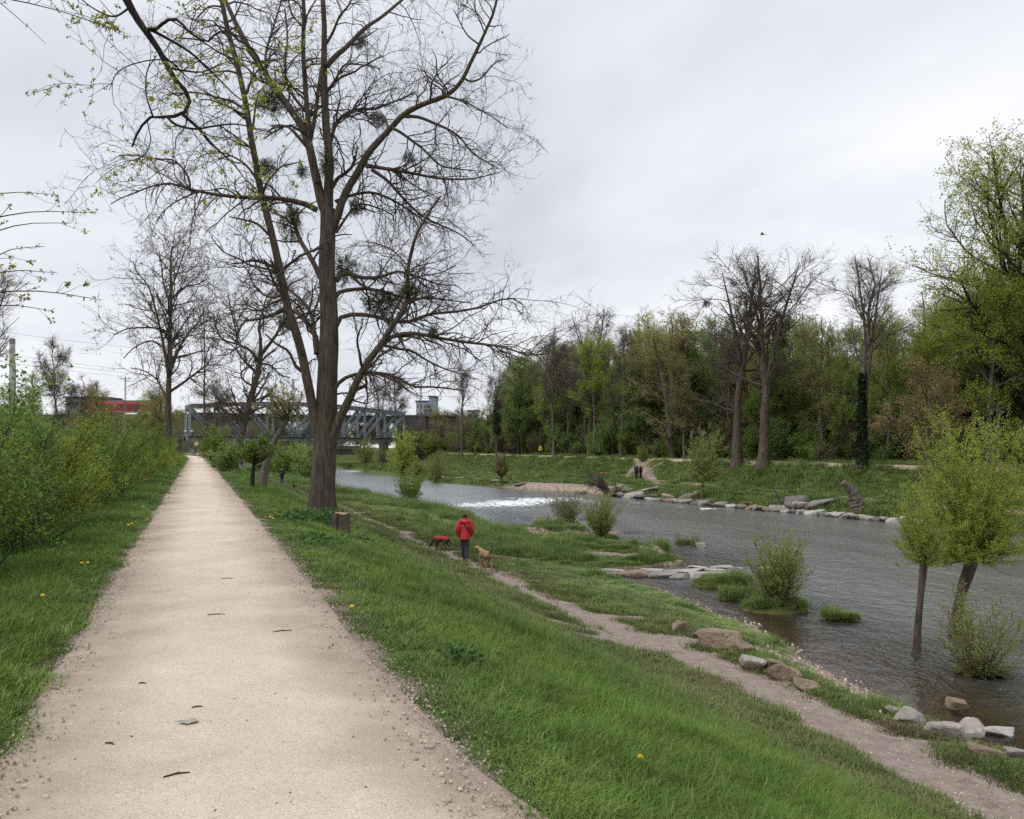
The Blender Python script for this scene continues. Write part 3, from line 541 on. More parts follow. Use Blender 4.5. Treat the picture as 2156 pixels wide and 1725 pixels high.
def barkmat(name, c1, c2, moss=None, sc_=9):
    m = mat(name, c1, c2, sc_, .95, .9, sc_*2.2, (1, 1, .14), .1, detail=7)
    if moss:
        t = m.node_tree; b = [n for n in t.nodes if n.type == 'BSDF_PRINCIPLED'][0]; src = b.inputs['Base Color'].links[0].from_socket
        n = nd(t, 'ShaderNodeTexNoise'); n.inputs['Scale'].default_value = 1.3; n.inputs['Detail'].default_value = 6; tc = nd(t, 'ShaderNodeTexCoord'); t.links.new(tc.outputs['Object'], n.inputs['Vector'])
        r = nd(t, 'ShaderNodeValToRGB'); e = r.color_ramp.elements; e[0].position = .55; e[0].color = (0, 0, 0, 1); e[1].position = .68; e[1].color = (.7, .7, .7, 1); t.links.new(n.outputs['Fac'], r.inputs[0])
        x = nd(t, 'ShaderNodeMix', data_type='RGBA'); t.links.new(r.outputs[0], x.inputs['Factor']); t.links.new(src, x.inputs['A']); x.inputs['B'].default_value = (*moss, 1); t.links.new(x.outputs['Result'], b.inputs['Base Color'])
    return m
bark = barkmat('rough_bark', (.17, .135, .11), (.055, .042, .034), (.09, .085, .042))
bark_dark = barkmat('dark_bark', (.06, .05, .043), (.024, .02, .018))
bark_grey = barkmat('grey_bark', (.2, .175, .15), (.085, .07, .06), (.1, .11, .05))
twig = mat('twig_bark', (.135, .11, .095), (.08, .066, .058), 3, .9)
twig_dark = mat('dark_twig', (.06, .05, .044), (.04, .034, .03), 3, .9)
twig_grey = mat('grey_twig', (.2, .175, .155), (.13, .11, .1), 3, .9)
shoot = mat('willow_shoot', (.2, .17, .06), (.11, .09, .04), 3, .8)
pod = leafmat('dry_pods', (.085, .06, .05), .4, (.15, .1, .07), .3, .1)
lf_bright = leafmat('spring_leaf', (.33, .405, .07), .35, (.5, .5, .12), .35, .58)
lf_mid = leafmat('mid_leaf', (.25, .335, .075), .4, (.36, .4, .1), .3, .58)
lf_cool = leafmat('cool_leaf', (.22, .31, .095), .4, (.3, .37, .11), .3, .58)
lf_olive = leafmat('olive_bud', (.34, .315, .115), .4, (.42, .36, .16), .35, .58)
lf_brown = leafmat('brown_bud', (.19, .15, .095), .45, (.26, .2, .13), .3, .3)
lf_tan = leafmat('tan_blossom', (.40, .32, .15), .35, (.48, .38, .19), .35, .58)
lf_willow = leafmat('willow_leaf', (.37, .45, .085), .3, (.54, .56, .16), .3, .58)
lf_willow2 = leafmat('grey_willow_leaf', (.34, .41, .13), .35, (.45, .47, .19), .3, .58)
lf_hedge = leafmat('hedge_leaf', (.215, .33, .06), .45, (.34, .38, .09), .3, .58)
lf_hedge2 = leafmat('dark_hedge_leaf', (.165, .26, .065), .45, (.25, .3, .09), .3, .58)
lf_hedge3 = leafmat('lime_hedge_leaf', (.30, .37, .06), .4, (.42, .43, .09), .35, .58)
lf_big = leafmat('olive_spring_leaf', (.31, .36, .075), .4, (.44, .43, .12), .35, .58)
lf_yellow = leafmat('young_yellow_leaf', (.34, .36, .05), .35, (.5, .5, .12), .3, .45)
lf_mist = leafmat('mistletoe_leaf', (.125, .155, .045), .45, (.2, .21, .07), .3, .3)
lf_ivy = leafmat('ivy_leaf', (.03, .05, .02), .4, (.07, .09, .04), .3, .15, .35)
lf_fir = leafmat('fir_needles', (.022, .04, .026), .4, (.04, .06, .03), .3, .1)
lf_weed = leafmat('weed_leaf', (.07, .15, .045), .4, (.13, .22, .07), .3, .3)

def plant(name, label, cat, trunk, crown, loc, rz=0, s=1., group=None, extra=()):
    t = thing(name, label, cat, loc, rz, group); t.scale = (s, s, s) if not isinstance(s, tuple) else s
    if trunk: link('trunk', trunk, t)
    if crown: link('crown', crown, t)
    for nm, me in extra: link(nm, me, t)
    return t
def gen_tree(H_, r0, cb, spread, env, seed, n1=26, n2=170, n3=900, leaves=9000, lsize=.16, leaf=None, bk=None, tw=None, lean=0., up=.06, ang1=(40, 70), fork=None, jit=.13, w1=.16, tr=.012, l3=(.5, 1.2), lt0=.2, droop=0., k0=9):
    """a tree H_ metres tall: trunk, three orders of branches, leaves; returns (trunk mesh, crown mesh)"""
    r = np.random.default_rng(seed); bk = bk or bark_grey; tw = tw or twig; n = 16
    z = np.linspace(0, 1, n); x = np.cumsum(np.r_[0, r.normal(0, .012, n-1)])*H_; y = np.cumsum(np.r_[0, r.normal(0, .012, n-1)])*H_
    tr0 = np.stack([x*z+lean*H_*z**1.3, y*z, z*H_], 1); rad = r0*(1-.9*z)*(1+.55*np.exp(-z*26))+.012
    stems = [tr0]; rads = [rad]
    if fork:
        for f0, dx in fork:
            k = int(f0*(n-1)); q = smoothline([tr0[k], tr0[k]+np.array([dx*.35, r.normal(0, .3), (H_-tr0[k, 2])*.4]), tr0[k]+np.array([dx, r.normal(0, .8), (H_-tr0[k, 2])*.93])], n); stems.append(q); rads.append(rad[k]*.75*np.linspace(1, .12, n)+.01)
    T = np.array(stems); R = np.array(rads); p = Plant(); p.tubes(T, R, k0)
    P1, R1 = spawn(T, R, n1, r, cb, .985, ang1, (.6, 1.05), 9, w1, up, .5, lambda t: spread*env((t-cb)/(1-cb)), plen=False)
    p.tubes(P1, R1, 5); c = Plant()
    P2, R2 = spawn(P1, R1, n2, r, .2, 1, (25, 65), (.3, .65), 6, .17, up, .6, rmin=tr*1.2)
    c.tubes(P2, R2, 4)
    P3, R3 = spawn(np.concatenate([P2, P1[:, ::2][:, :5] if False else P2]), np.concatenate([R2, R2]), n3, r, .15, 1, (20, 60), l3, 4, .2, up, .6, plen=False, rmin=tr*.7)
    c.tubes(P3, R3, 3)
    if leaves: c.leaves(P3, leaves, lsize, r, 1, jit, droop, lt0)
    return p.build('trunk', [bk]), c.build('crown', [tw, leaf or lf_mid])
oval = lambda t: np.clip(np.sin(np.clip(t*.9+.14, 0, 1)*np.pi)**.7, .18, 1)
cone = lambda t: np.clip(1.05-t, .06, 1)
broad = lambda t: np.clip(1-.75*t**2, .2, 1)
def gen_shrub(W, Hh, n0, n1, n2, leaves, lsize, leaf, bk, seed, ang=(5, 50), up=.07, jit=.05, tr=.006, base=.12, trunk=None, r0=.02, lt0=.15, droop=0., shape=None, drop=0., w0=.08, tbk=None, lv=(.6, 1.1)):
    """many shoots from the ground or from the head of a pollard"""
    r = np.random.default_rng(seed); p = Plant(); c = Plant()
    if trunk is not None:
        Tp = smoothline(trunk[0], 12); Rp = np.interp(np.linspace(0, 1, 12), np.linspace(0, 1, len(trunk[1])), trunk[1]); p.tubes(Tp[None], Rp[None], 10); o = Tp[-1]
    else: o = np.zeros(3)
    a = r.uniform(0, 2*np.pi, n0); el = np.radians(r.uniform(*ang, n0)); d = np.stack([np.sin(el)*np.cos(a), np.sin(el)*np.sin(a), np.cos(el)], 1)
    ln = np.where(np.abs(np.sin(el)) > .01, np.minimum(Hh/np.maximum(np.cos(el), .15), W/np.maximum(np.sin(el), .1)), Hh)*r.uniform(*lv, n0); 
    P0 = walk(o+np.stack([np.cos(a), np.sin(a), 0*a], 1)*base*r.uniform(0, 1, (n0, 1)), d, ln, 9, w0, up, r, drop); R0 = r0*r.uniform(.6, 1.2, n0)[:, None]*np.linspace(1, .3, 9)[None]
    (p if trunk is None else c).tubes(P0, R0, 4 if r0 < .03 else 6)
    P1, R1 = spawn(P0, R0, n1, r, .2, 1, (15, 50), (.2, .45), 5, .12, up, .6, rmin=tr); c.tubes(P1, R1, 3)
    PP, RR = P1, R1
    if n2: PP, RR = spawn(P1, R1, n2, r, .1, 1, (20, 65), (.3, .6), 4, .16, up, .7, rmin=tr*.8); c.tubes(PP, RR, 3)
    c.leaves(PP, int(leaves*.75), lsize, r, 1, jit, droop, lt0); c.leaves(P1, leaves-int(leaves*.75), lsize, r, 1, jit, droop, .2)
    return p.build('stems', [tbk or bk]), c.build('crown', [bk, leaf])

# ------------------------------------------------------------------ the big bare tree
TY = 29.0
def L_(pts, w0, w1, d0, d1, n=18):
    """a limb: photo pixels, widths in pixels, metres in front of (-) or behind the trunk"""
    q = smoothline(np.array(pts, float), n); k = np.linspace(0, 1, n); Yd = TY+d0+(d1-d0)*k**1.2
    X = np.stack([(q[:, 0]-HU)/F*Yd, Yd, EYE-(q[:, 1]-HV)/F*Yd], 1); return X, (w0+(w1-w0)*k**.8)/2/F*Yd
MAIN = [  # trunk and leaders
 ([(676,1100),(677,1050),(680,1000),(684,940),(687,880),(689,808),(692,742),(693,675),(690,608),(688,560),(690,500),(690,440)], 55, 30, 0, 0),
 ([(690,455),(676,420),(664,367),(653,317),(643,283),(625,250),(602,217),(575,180),(545,135),(515,85),(490,35),(470,-10)], 22, 8, 0, 1.5),
 ([(668,385),(655,320),(647,233),(642,167),(638,100),(640,33),(636,-30)], 13, 8, -.3, -1.5),
 ([(690,445),(692,400),(693,333),(687,267),(683,200),(682,133),(683,67),(680,0),(676,-50)], 22, 9, 0, .3),
 ([(655,290),(664,240),(670,190),(676,150)], 9, 7, -.2, .2),
 ([(688,140),(708,117),(725,103),(748,80),(772,57),(802,37),(835,10),(860,-12)], 12, 5, 0, 2),
 ([(697,490),(710,455),(720,425),(735,393),(755,360),(775,323),(802,293),(825,267),(848,243),(875,227),(908,213),(938,203),(962,183),(978,160),(992,130),(1008,97),(1025,60),(1038,30),(1048,-10)], 19, 5, 0, -2.5),
 ([(684,1010),(672,930),(661,872),(648,808),(638,758),(628,715),(615,675),(604,642),(593,592),(580,525),(568,475),(555,425),(545,383),(538,337),(528,287),(520,233),(510,183),(497,127),(483,77),(473,33),(462,-20)], 24, 9, .05, -3),
 ([(684,1010),(697,940),(707,905),(718,875),(735,842),(752,802),(768,772),(788,745),(808,718),(825,688),(842,665),(858,632),(858,592),(860,560),(866,533),(877,493),(892,467),(908,440),(928,413)], 24, 4, .05, -3.5),
 ([(678,770),(668,725),(658,695),(642,675),(622,657),(600,655),(575,663)], 15, 6, .2, 2.5),
 ([(667,745),(662,705),(657,668),(645,645),(632,630),(615,615),(600,605)], 12, 5, .2, 3),
 ([(682,600),(674,582),(658,550),(640,520),(628,498),(620,470),(612,440),(600,425)], 13, 7, .2, 2.5),
]
SUBS = [
 ([(940,203),(975,213),(1008,230),(1042,250),(1068,270)], 5, 2, -2, -3), ([(852,245),(882,247),(915,260),(952,277),(975,297),(992,320),(1018,337),(1052,357)], 8, 2, -1, -1.5),
 ([(978,165),(992,172),(1015,163),(1042,133),(1062,125)], 5, 2, -2, -1), ([(825,270),(842,278),(868,297),(892,315),(925,347),(958,355),(1002,360)], 7, 2, -1, 0),
 ([(770,350),(792,352),(825,358),(858,363),(892,370),(935,377),(992,377),(1025,370),(1052,363)], 9, 2, -.6, .5), ([(782,357),(815,380),(842,410),(868,437),(892,457),(925,473),(968,493),(1002,520)], 8, 2, -.6, 1.5),
 ([(690,330),(698,290),(708,260),(728,240),(755,230),(788,230),(808,222),(848,207),(875,193)], 10, 3, 0, 2.2), ([(668,443),(642,430),(615,423),(575,417),(533,417),(467,412),(417,403),(400,398),(367,388),(347,387),(317,393),(283,407),(253,418),(233,430)], 13, 2, 0, -3.5),
 ([(400,398),(398,377),(383,353),(363,337),(333,335),(283,328),(250,327)], 5, 2, -2.5, -4), ([(420,403),(380,420),(350,440),(330,465)], 4, 2, -2, -3.5),
 ([(810,722),(828,708),(858,702),(892,705),(925,712),(958,717),(992,722),(1035,727),(1075,735),(1108,748),(1148,745)], 10, 3, -1.4, -3), ([(808,727),(842,735),(865,738),(892,755),(925,772),(952,782),(985,792),(1000,800)], 7, 2, -1.4, -1),
 ([(706,690),(718,668),(748,662),(782,665),(815,672),(858,678),(902,662),(942,658),(968,655),(1008,648),(1042,635),(1075,628),(1100,640)], 11, 3, 0, .8), ([(704,630),(715,615),(742,610),(775,608),(808,615),(858,628),(908,628),(942,632),(992,638)], 10, 2, .1, 2.5),
 ([(704,820),(718,802),(742,790),(775,785),(808,787),(835,795),(858,808),(875,815),(908,815),(942,818),(975,823)], 9, 3, -.2, -2.2), ([(790,786),(815,795),(840,808),(870,828),(890,836)], 6, 2, -.8, -2.5),
 ([(703,832),(722,828),(738,833),(745,845)], 5, 2, 0, -.6), ([(708,593),(718,578),(735,576),(762,585),(802,583),(835,572),(862,577),(892,588),(930,600),(960,600)], 11, 2, .1, 1.8), ([(738,578),(758,598),(792,615),(815,635),(842,652)], 7, 3, .3, -.5),
 ([(706,425),(735,413),(775,405),(808,413),(842,430),(868,447),(895,467),(935,483)], 8, 2, 0, 2.3), ([(700,395),(712,375),(725,367),(742,350),(748,330)], 9, 6, 0, -.5), ([(708,490),(735,450),(760,430),(800,440),(830,455)], 7, 2, -.2, 1.5),
 ([(585,572),(553,565),(523,557),(503,545),(470,530),(445,500)], 6, 2, -1, -2.5), ([(595,622),(570,627),(548,615),(533,597),(523,575),(510,555)], 6, 2, -.6, .5), ([(597,630),(570,640),(545,655),(515,650),(480,660)], 6, 2, -.6, 1.5),
 ([(545,385),(520,350),(490,330),(455,320),(420,330)], 6, 2, -2, -3.5), ([(520,235),(490,215),(455,205),(410,195),(350,200)], 6, 2, -2.4, -4), ([(497,127),(460,110),(420,85),(380,80)], 5, 2, -2.6, -4), ([(560,160),(560,110),(575,60),(590,10),(600,-20)], 6, 3, 1, 2),
 ([(643,235),(610,190),(600,140),(605,80),(600,20)], 7, 3, -.7, -2), ([(683,200),(705,170),(722,140),(735,135),(770,138),(800,145)], 7, 2, .2, 1.5), ([(682,100),(700,70),(715,35),(735,10),(745,-20)], 7, 3, .2, -1),
 ([(640,60),(615,30),(605,-10)], 5, 3, -1.4, -2), ([(700,283),(712,300),(720,320),(735,335)], 5, 2, 0, 1), ([(875,228),(880,205),(895,190),(900,165)], 4, 2, -1.4, -1), ([(940,203),(930,180),(905,165),(885,140)], 5, 2, -1.9, -.5), ([(1010,95),(985,75),(970,50),(955,20)], 4, 2, -2.2, -2.5),
 ([(858,590),(890,580),(925,575),(960,560)], 4, 2, -2, -1), ([(858,560),(830,530),(800,515),(770,510)], 4, 2, -2, -1), ([(735,840),(760,848),(775,850)], 4, 3, -.4, -.7),
]
r_t = np.random.default_rng(3)
base = G(676, 1088); TY = float(base[1]); print('tree at', base)
root = thing('bare_locust_tree', 'tall bare tree with deeply furrowed trunk on the grass slope, hung with mistletoe', 'tree', base)
o3 = np.array(base)
T0, R0 = L_(MAIN[0][0], MAIN[0][1], MAIN[0][2], 0, 0, 64)
# furrowed bark in the mesh itself
k = 72; Vt, Fq = tubes((T0-o3)[None], R0[None], k); Vt = Vt.reshape(64, k, 3); an = np.arange(k)*2*np.pi/k; hz = Vt[:, :, 2]
flare = np.exp(-np.maximum(hz, 0)*1.1)
rg = np.abs(((an[None]*11/(2*np.pi)+.9*(fbm(hz*.8, an[None]*1.3+0*hz, 51)-.5)*2) % 1)-.5)*2
fur = .035*(rg-.5)+.05*(fbm(an[None]*3+0*hz, hz*1.1, 52)-.5)+flare*(.16+.2*np.maximum(0, np.sin(an[None]*5+1.1))+.08*np.sin(an[None]*3))
cen = (T0-o3)[:, None]; Vt = cen+(Vt-cen)*(1+fur*np.clip(R0/.4, .3, 1)[:, None])[:, :, None]
pt = Plant(); pt.V.append(Vt.reshape(-1, 3)); pt.F.append(Fq); pt.M.append(0); pt.n = Vt.shape[0]*k
link('trunk', pt.build('trunk', [bark]), root)
limbs = [L_(p, a, b, c, d, 30) for p, a, b, c, d in MAIN[1:]]
for Q, R in limbs:
    pl = Plant(); Vl, Fl = tubes((Q-o3)[None], R[None], 12); Vl = Vl.reshape(30, 12, 3); c_ = (Q-o3)[:, None]
    Vl = c_+(Vl-c_)*(1+.16*(r_t.random((30, 12, 1))-.5)); pl.V.append(Vl.reshape(-1, 3)); pl.F.append(Fl); pl.M.append(0); pl.n = 360
    link('limb', pl.build('limb', [bark]), root)
subs = [L_(p, a, b, c, d, 18) for p, a, b, c, d in SUBS]
PM = np.array([resample(q, 18) for q, _ in limbs]); RM = np.array([np.interp(np.linspace(0, 1, 18), np.linspace(0, 1, 30), R) for _, R in limbs])
PS = np.array([q for q, _ in subs]); RS = np.array([R for _, R in subs])
pb = Plant(); pb.tubes(PS-o3, RS, 7)
A, RA = spawn(np.concatenate([PM, PS, PS]), np.concatenate([RM, RS, RS]), 480, r_t, .22, .98, (30, 75), (1.1, 3.4), 10, .2, .02, .5, plen=False, drop=.1)
k_ = A[:, :, 2].min(1) > 3.2; A, RA = A[k_], RA[k_]
pb.tubes(A-o3, np.maximum(RA, .009), 4); link('branches', pb.build('branches', [bark]), root)
B_, RB = spawn(np.concatenate([A, PS]), np.concatenate([RA, RS])[:, :] if A.shape[1] == 18 else np.concatenate([RA, RS[:, ::2][:, :10] if False else RS[:, np.linspace(0, 17, 10).astype(int)]]), 1, r_t) if False else spawn(np.concatenate([A, PS[:, np.linspace(0, 17, 10).astype(int)]]), np.concatenate([RA, RS[:, np.linspace(0, 17, 10).astype(int)]]), 3000, r_t, .2, 1, (30, 75), (.6, 1.7), 7, .26, .01, .6, plen=False, rmin=.0075, drop=.1)
C_, RC = spawn(B_, RB, 12000, r_t, .15, 1, (25, 75), (.2, .6), 4, .3, .03, .7, plen=False, rmin=.0056)
pc = Plant(); pc.tubes(B_-o3, RB, 3); pc.tubes(C_-o3, RC, 3); pc.leaves(C_-o3, 5200, .1, r_t, 1, .03, 1.2, .4, .3)
link('twigs', pc.build('twigs', [twig, pod]), root)

# mistletoe in it
def gen_mist(seed, n=260, nl=1500):
    r = np.random.default_rng(seed); d = norm(r.normal(0, 1, (60, 3))); P0 = walk(np.zeros((60, 3)), d, r.uniform(.25, .5, 60), 6, .2, 0, r); R0 = np.full((60, 6), .006)
    P1, R1 = spawn(P0, R0, n, r, .3, 1, (20, 60), (.15, .3), 4, .2, 0, .8, plen=False, rmin=.005); p = Plant(); p.tubes(P0, R0, 3); p.tubes(P1, R1, 3); p.leaves(P1, nl, .07, r, 1, .02, 0, .3, .3)
    return p.build('mistletoe', [twig_dark, lf_mist])
mis = [gen_mist(k) for k in range(3)]
for u, v, wd, hg, dd, lb in ((757, 88, 36, 32, 1.2, 'round one near the top right of the big bare tree'), (566, 215, 70, 62, .8, 'large dark ball between the two left leaders high in the big bare tree'), (795, 250, 38, 34, 1.8, 'ball hanging under the arching branch right of the upper trunk'),
                            (861, 333, 26, 28, -.6, 'small ball alone on the right side of the big bare crown'), (563, 352, 44, 48, -2, 'clasping the left leader halfway up'), (636, 362, 34, 30, .6, 'small one just left of the upper trunk fork'), (690, 345, 46, 60, -.8, 'tangled round the trunk fork itself'),
                            (612, 470, 52, 92, 1.5, 'long hanging curtain between trunk and left leader'), (752, 437, 36, 44, 1, 'loose one below the right limb fork'), (730, 567, 64, 62, .9, 'big round ball against the right of the mid trunk'), (800, 640, 88, 66, .8, 'widest dark mass over the lower right branches'),
                            (583, 566, 44, 44, -1, 'thin ball left of the left leader'), (598, 680, 34, 44, 1.8, 'low one in the left fork above the bridge'), (912, 705, 32, 40, -2, 'green clump out on the long lower right branch'), (862, 612, 60, 26, -2.2, 'flat tuft where the thin right stem bends')):
    q = P(u, v, TY+dd); s = (TY+dd)/F; o = link('mistletoe', mis[int(u) % 3]); o.location = q; o.rotation_euler = (0, 0, u); o.scale = (wd*s*1.05, wd*s*1.05, hg*s*1.05)
    tag(o, 'mistletoe, '+lb, 'mistletoe', 'mistletoe growing in the big bare tree')
# ------------------------------------------------------------------ traced middle-distance bare trees and the tree overhead
def traced(name, label, Y0, MAINp, nA, nB, nC, seed, bk, tw, leaf, nl, lsize, lenA=(1., 3.), lenB=(.5, 1.4), lenC=(.2, .6), tr=.012, group=None, base_=None, droop=.6, k=8, zmin=2.5, cat='tree', drop=0.):
    r = np.random.default_rng(seed); global TY; TYo = TY; TY = Y0
    Q = [L_(p, a, b, c, d, 18) for p, a, b, c, d in MAINp]; TY = TYo
    b0 = np.array(base_ if base_ is not None else [Q[0][0][0][0], Q[0][0][0][1], gz(Q[0][0][0][0], Q[0][0][0][1])])
    Q[0][0][0] = b0-np.array([0, 0, .15]) if base_ is None else Q[0][0][0]
    root = thing(name, label, cat, b0, 0, group); PQ = np.array([q for q, _ in Q]); RQ = np.array([x for _, x in Q])
    p = Plant(); p.tubes(PQ[:1]-b0, RQ[:1]*(1+.5*np.exp(-np.linspace(0, 12, 18)))[None], 12); link('trunk', p.build('trunk', [bk]), root)
    p = Plant(); p.tubes(PQ[1:]-b0, RQ[1:], k)
    A, RA = spawn(PQ, RQ, nA, r, .3, 1, (30, 70), lenA, 8, .17, .03, .55, plen=False, rmin=tr*1.3, drop=drop); kk = A[:, :, 2].min(1) > b0[2]+zmin; A, RA = A[kk], RA[kk]
    p.tubes(A-b0, RA, 4); link('limbs', p.build('limbs', [bk]), root)
    B, RB = spawn(A, RA, nB, r, .15, 1, (25, 70), lenB, 6, .2, .03, .6, plen=False, rmin=tr, drop=drop); C, RC = spawn(B, RB, nC, r, .1, 1, (25, 70), lenC, 4, .24, .03, .7, plen=False, rmin=tr*.75)
    c = Plant(); c.tubes(B-b0, RB, 3); c.tubes(C-b0, RC, 3); c.leaves(C-b0, nl, lsize, r, 1, .05, droop, .3, .6); link('crown', c.build('crown', [tw, leaf]), root); return root
traced('bare_tree', 'tall bare tree with reddish trunk foot left of the far end of the path', 75, [
 ([(352,925),(353,905),(354,860),(355,820),(357,742),(358,700),(359,650),(360,600),(359,560),(362,520)], 15, 3, 0, 0), ([(356,800),(350,762),(342,715),(333,675),(320,625),(310,598),(290,575),(280,550)], 8, 2, 0, -2),
 ([(356,700),(333,692),(300,690),(267,693),(240,705)], 5, 2, 0, -2), ([(345,732),(317,718),(283,732),(260,755)], 4, 2, -.5, -1), ([(358,785),(377,735),(400,698),(420,676),(430,648)], 7, 2, 0, 2), ([(356,826),(383,808),(410,788),(440,765)], 7, 3, 0, 1),
 ([(360,632),(383,608),(417,598),(440,585)], 4, 2, 0, 1), ([(358,640),(345,600),(340,560),(335,530)], 5, 2, 0, 1), ([(360,610),(375,570),(385,540),(392,520)], 4, 2, 0, -1), ([(355,850),(330,800),(300,780),(275,775)], 5, 2, 0, 2)],
 150, 800, 3000, 21, bark, twig, lf_brown, 2600, .16, (2, 4.5), (1, 2.2), (.4, 1.0), .014)
traced('leaning_tree', 'bare tree leaning right over the path side shrubs in front of the bridge', 70, [
 ([(488,975),(500,940),(510,908),(520,868),(533,822),(545,775),(549,740)], 19, 10, 0, 0), ([(549,745),(548,708),(545,690),(552,660),(560,630),(575,605)], 9, 2, 0, 1), ([(548,748),(575,715),(590,690),(610,660),(640,640)], 9, 2, 0, -2),
 ([(546,765),(527,738),(503,725),(497,698),(487,655),(480,618)], 8, 2, 0, -1.5), ([(518,862),(500,850),(480,852),(462,842),(443,828)], 7, 2, 0, 1.5), ([(535,815),(512,800),(508,785),(520,775),(535,770)], 5, 3, 0, -1), ([(547,765),(570,770),(590,790),(610,795)], 5, 2, 0, 2), ([(525,850),(560,835),(590,840),(615,855)], 6, 2, 0, -2), ([(500,725),(470,715),(455,690),(450,660)], 5, 2, -1, -3)],
 120, 700, 2600, 22, bark, twig, lf_brown, 2400, .15, (1.5, 4), (.8, 2), (.3, .9), .013, zmin=3)
# the tree that reaches in from the left, its own trunk beside the path
OB = np.array([-6.8, 7.0, gz(-6.8, 7.0)]); OY = 13.0
def lim(pts, w0, w1, d0, d1):
    global TY; a = TY; TY = OY; q = L_(pts, w0, w1, d0, d1, 18); TY = a; return q
OM = [lim([(267,0),(287,37),(310,70),(333,103),(353,140),(373,173),(396,198),(398,220),(385,240),(352,247),(317,247),(292,275),(278,310)], 17, 4, 0, .4), lim([(386,242),(417,270),(440,297),(467,323),(493,347),(520,383)], 8, 2, .25, .8), lim([(353,247),(370,263),(410,272),(443,267),(500,262),(570,280)], 6, 2, .25, -.5),
      lim([(322,245),(308,200),(310,150),(330,117)], 4, 2, .3, .5), lim([(312,62),(333,60),(350,43),(377,43),(393,63),(433,88),(450,75),(470,66),(500,75),(560,100)], 8, 2, 0, -1.2), lim([(312,60),(350,80),(400,110),(433,140),(467,173),(500,205),(545,230)], 7, 2, 0, 1.2), lim([(275,15),(240,35),(200,20),(160,-10)], 5, 2, 0, -.6), lim([(345,125),(300,130),(250,150),(230,190)], 3, 1.5, .1, 1)]
tp = smoothline([OB-np.array([0, 0, .2]), OB+np.array([.05, .2, 3.]), OB+np.array([-.1, .8, 6.5]), OB+np.array([.1, 2.2, 9.2]), OB+np.array([.3, 4.2, 10.2]), OM[0][0][0]], 18); tr_ = np.interp(np.linspace(0, 1, 18), [0, .1, 1], [.27, .21, OM[0][1][0]])
root = thing('overhanging_tree', 'dark branching tree with young yellow leaves reaching in over the path from the left', 'tree', OB)
p = Plant(); p.tubes((tp-OB)[None], tr_[None], 14); link('trunk', p.build('trunk', [bark_dark]), root)
# two lower limbs whose tips come in at the left edge, and upper ones over the frame
def lw(pts, r0, r1): q = smoothline(np.array(pts, float), 18); return q, np.linspace(r0, r1, 18)
EX = []
for u, v, Y_, u1, v1 in ((-60, 500, 8.2, 150, 470), (-70, 470, 8.4, 190, 448), (-60, 560, 8.0, 95, 519), (-60, 620, 7.8, 215, 632), (-70, 590, 8.2, 120, 575), (-80, 655, 8.0, 110, 655), (-50, -20, 9.5, 96, 92), (-40, -10, 9.6, 270, 72), (-90, 425, 8.6, 120, 410)):
    a = P(u, v, Y_); b = P(u1, v1, Y_+.5); st = OB+np.array([0, .3, a[2]*.75+.5]); EX.append(lw([st, (st+a)/2+np.array([0, 0, .35]), a, (a+b)/2+np.array([0, 0, .06]), b], .02, .0025))
UP = [lw([tp[7], tp[7]+np.array([-1, -1.5, 2.5]), tp[7]+np.array([-2, -2, 5])], .12, .02), lw([tp[9], tp[9]+np.array([1.5, -1, 2]), tp[9]+np.array([2, -1.5, 4.5])], .1, .02), lw([tp[11], tp[11]+np.array([-1.5, 1, 2]), tp[11]+np.array([-2.5, 2, 4])], .09, .02)]
PO = np.array([q for q, _ in OM+UP]); RO = np.array([x for _, x in OM+UP]); PE = np.array([q for q, _ in EX]); RE = np.array([x for _, x in EX])
Vl, Fl = tubes(PO-OB, RO, 9); Vl = Vl*1.0; p = Plant(); p.V.append(Vl); p.F.append(Fl); p.M.append(0); p.n = len(Vl); p.tubes(PE-OB, RE, 5)
r = np.random.default_rng(44); A, RA = spawn(PO, RO, 95, r, .15, 1, (35, 75), (.5, 1.7), 9, .17, .02, .45, plen=False, rmin=.006); p.tubes(A-OB, RA, 5); link('limbs', p.build('limbs', [bark_dark]), root)
B, RB = spawn(np.concatenate([A, A]), np.concatenate([RA, RA]), 420, r, .15, 1, (25, 65), (.25, .8), 6, .17, .04, .6, plen=False, rmin=.0042)
E1, RE1 = spawn(PE, RE, 42, r, .55, 1, (25, 60), (.12, .4), 5, .12, .08, .7, plen=False, rmin=.0028)
c = Plant(); c.tubes(B-OB, RB, 3); c.tubes(E1-OB, RE1, 3)
def rosettes(Pb, n, size, lo):
    """young leaves in little bunches at the bud ends"""
    b = r.integers(0, len(Pb), n); t = r.uniform(lo, 1, n); K = Pb.shape[1]; i = np.minimum((t*(K-1)).astype(int), K-2); f = (t*(K-1)-i)[:, None]; q = Pb[b, i]*(1-f)+Pb[b, i+1]*f
    c.leafat(np.repeat(q, 4, 0)+r.normal(0, size*.25, (n*4, 3)), size, r, 1, .3, .6)
rosettes(B-OB, 1500, .05, .15); rosettes(E1-OB, 120, .034, .75); rosettes(PE-OB, 30, .034, .9)
link('crown', c.build('crown', [twig_dark, lf_yellow]), root)

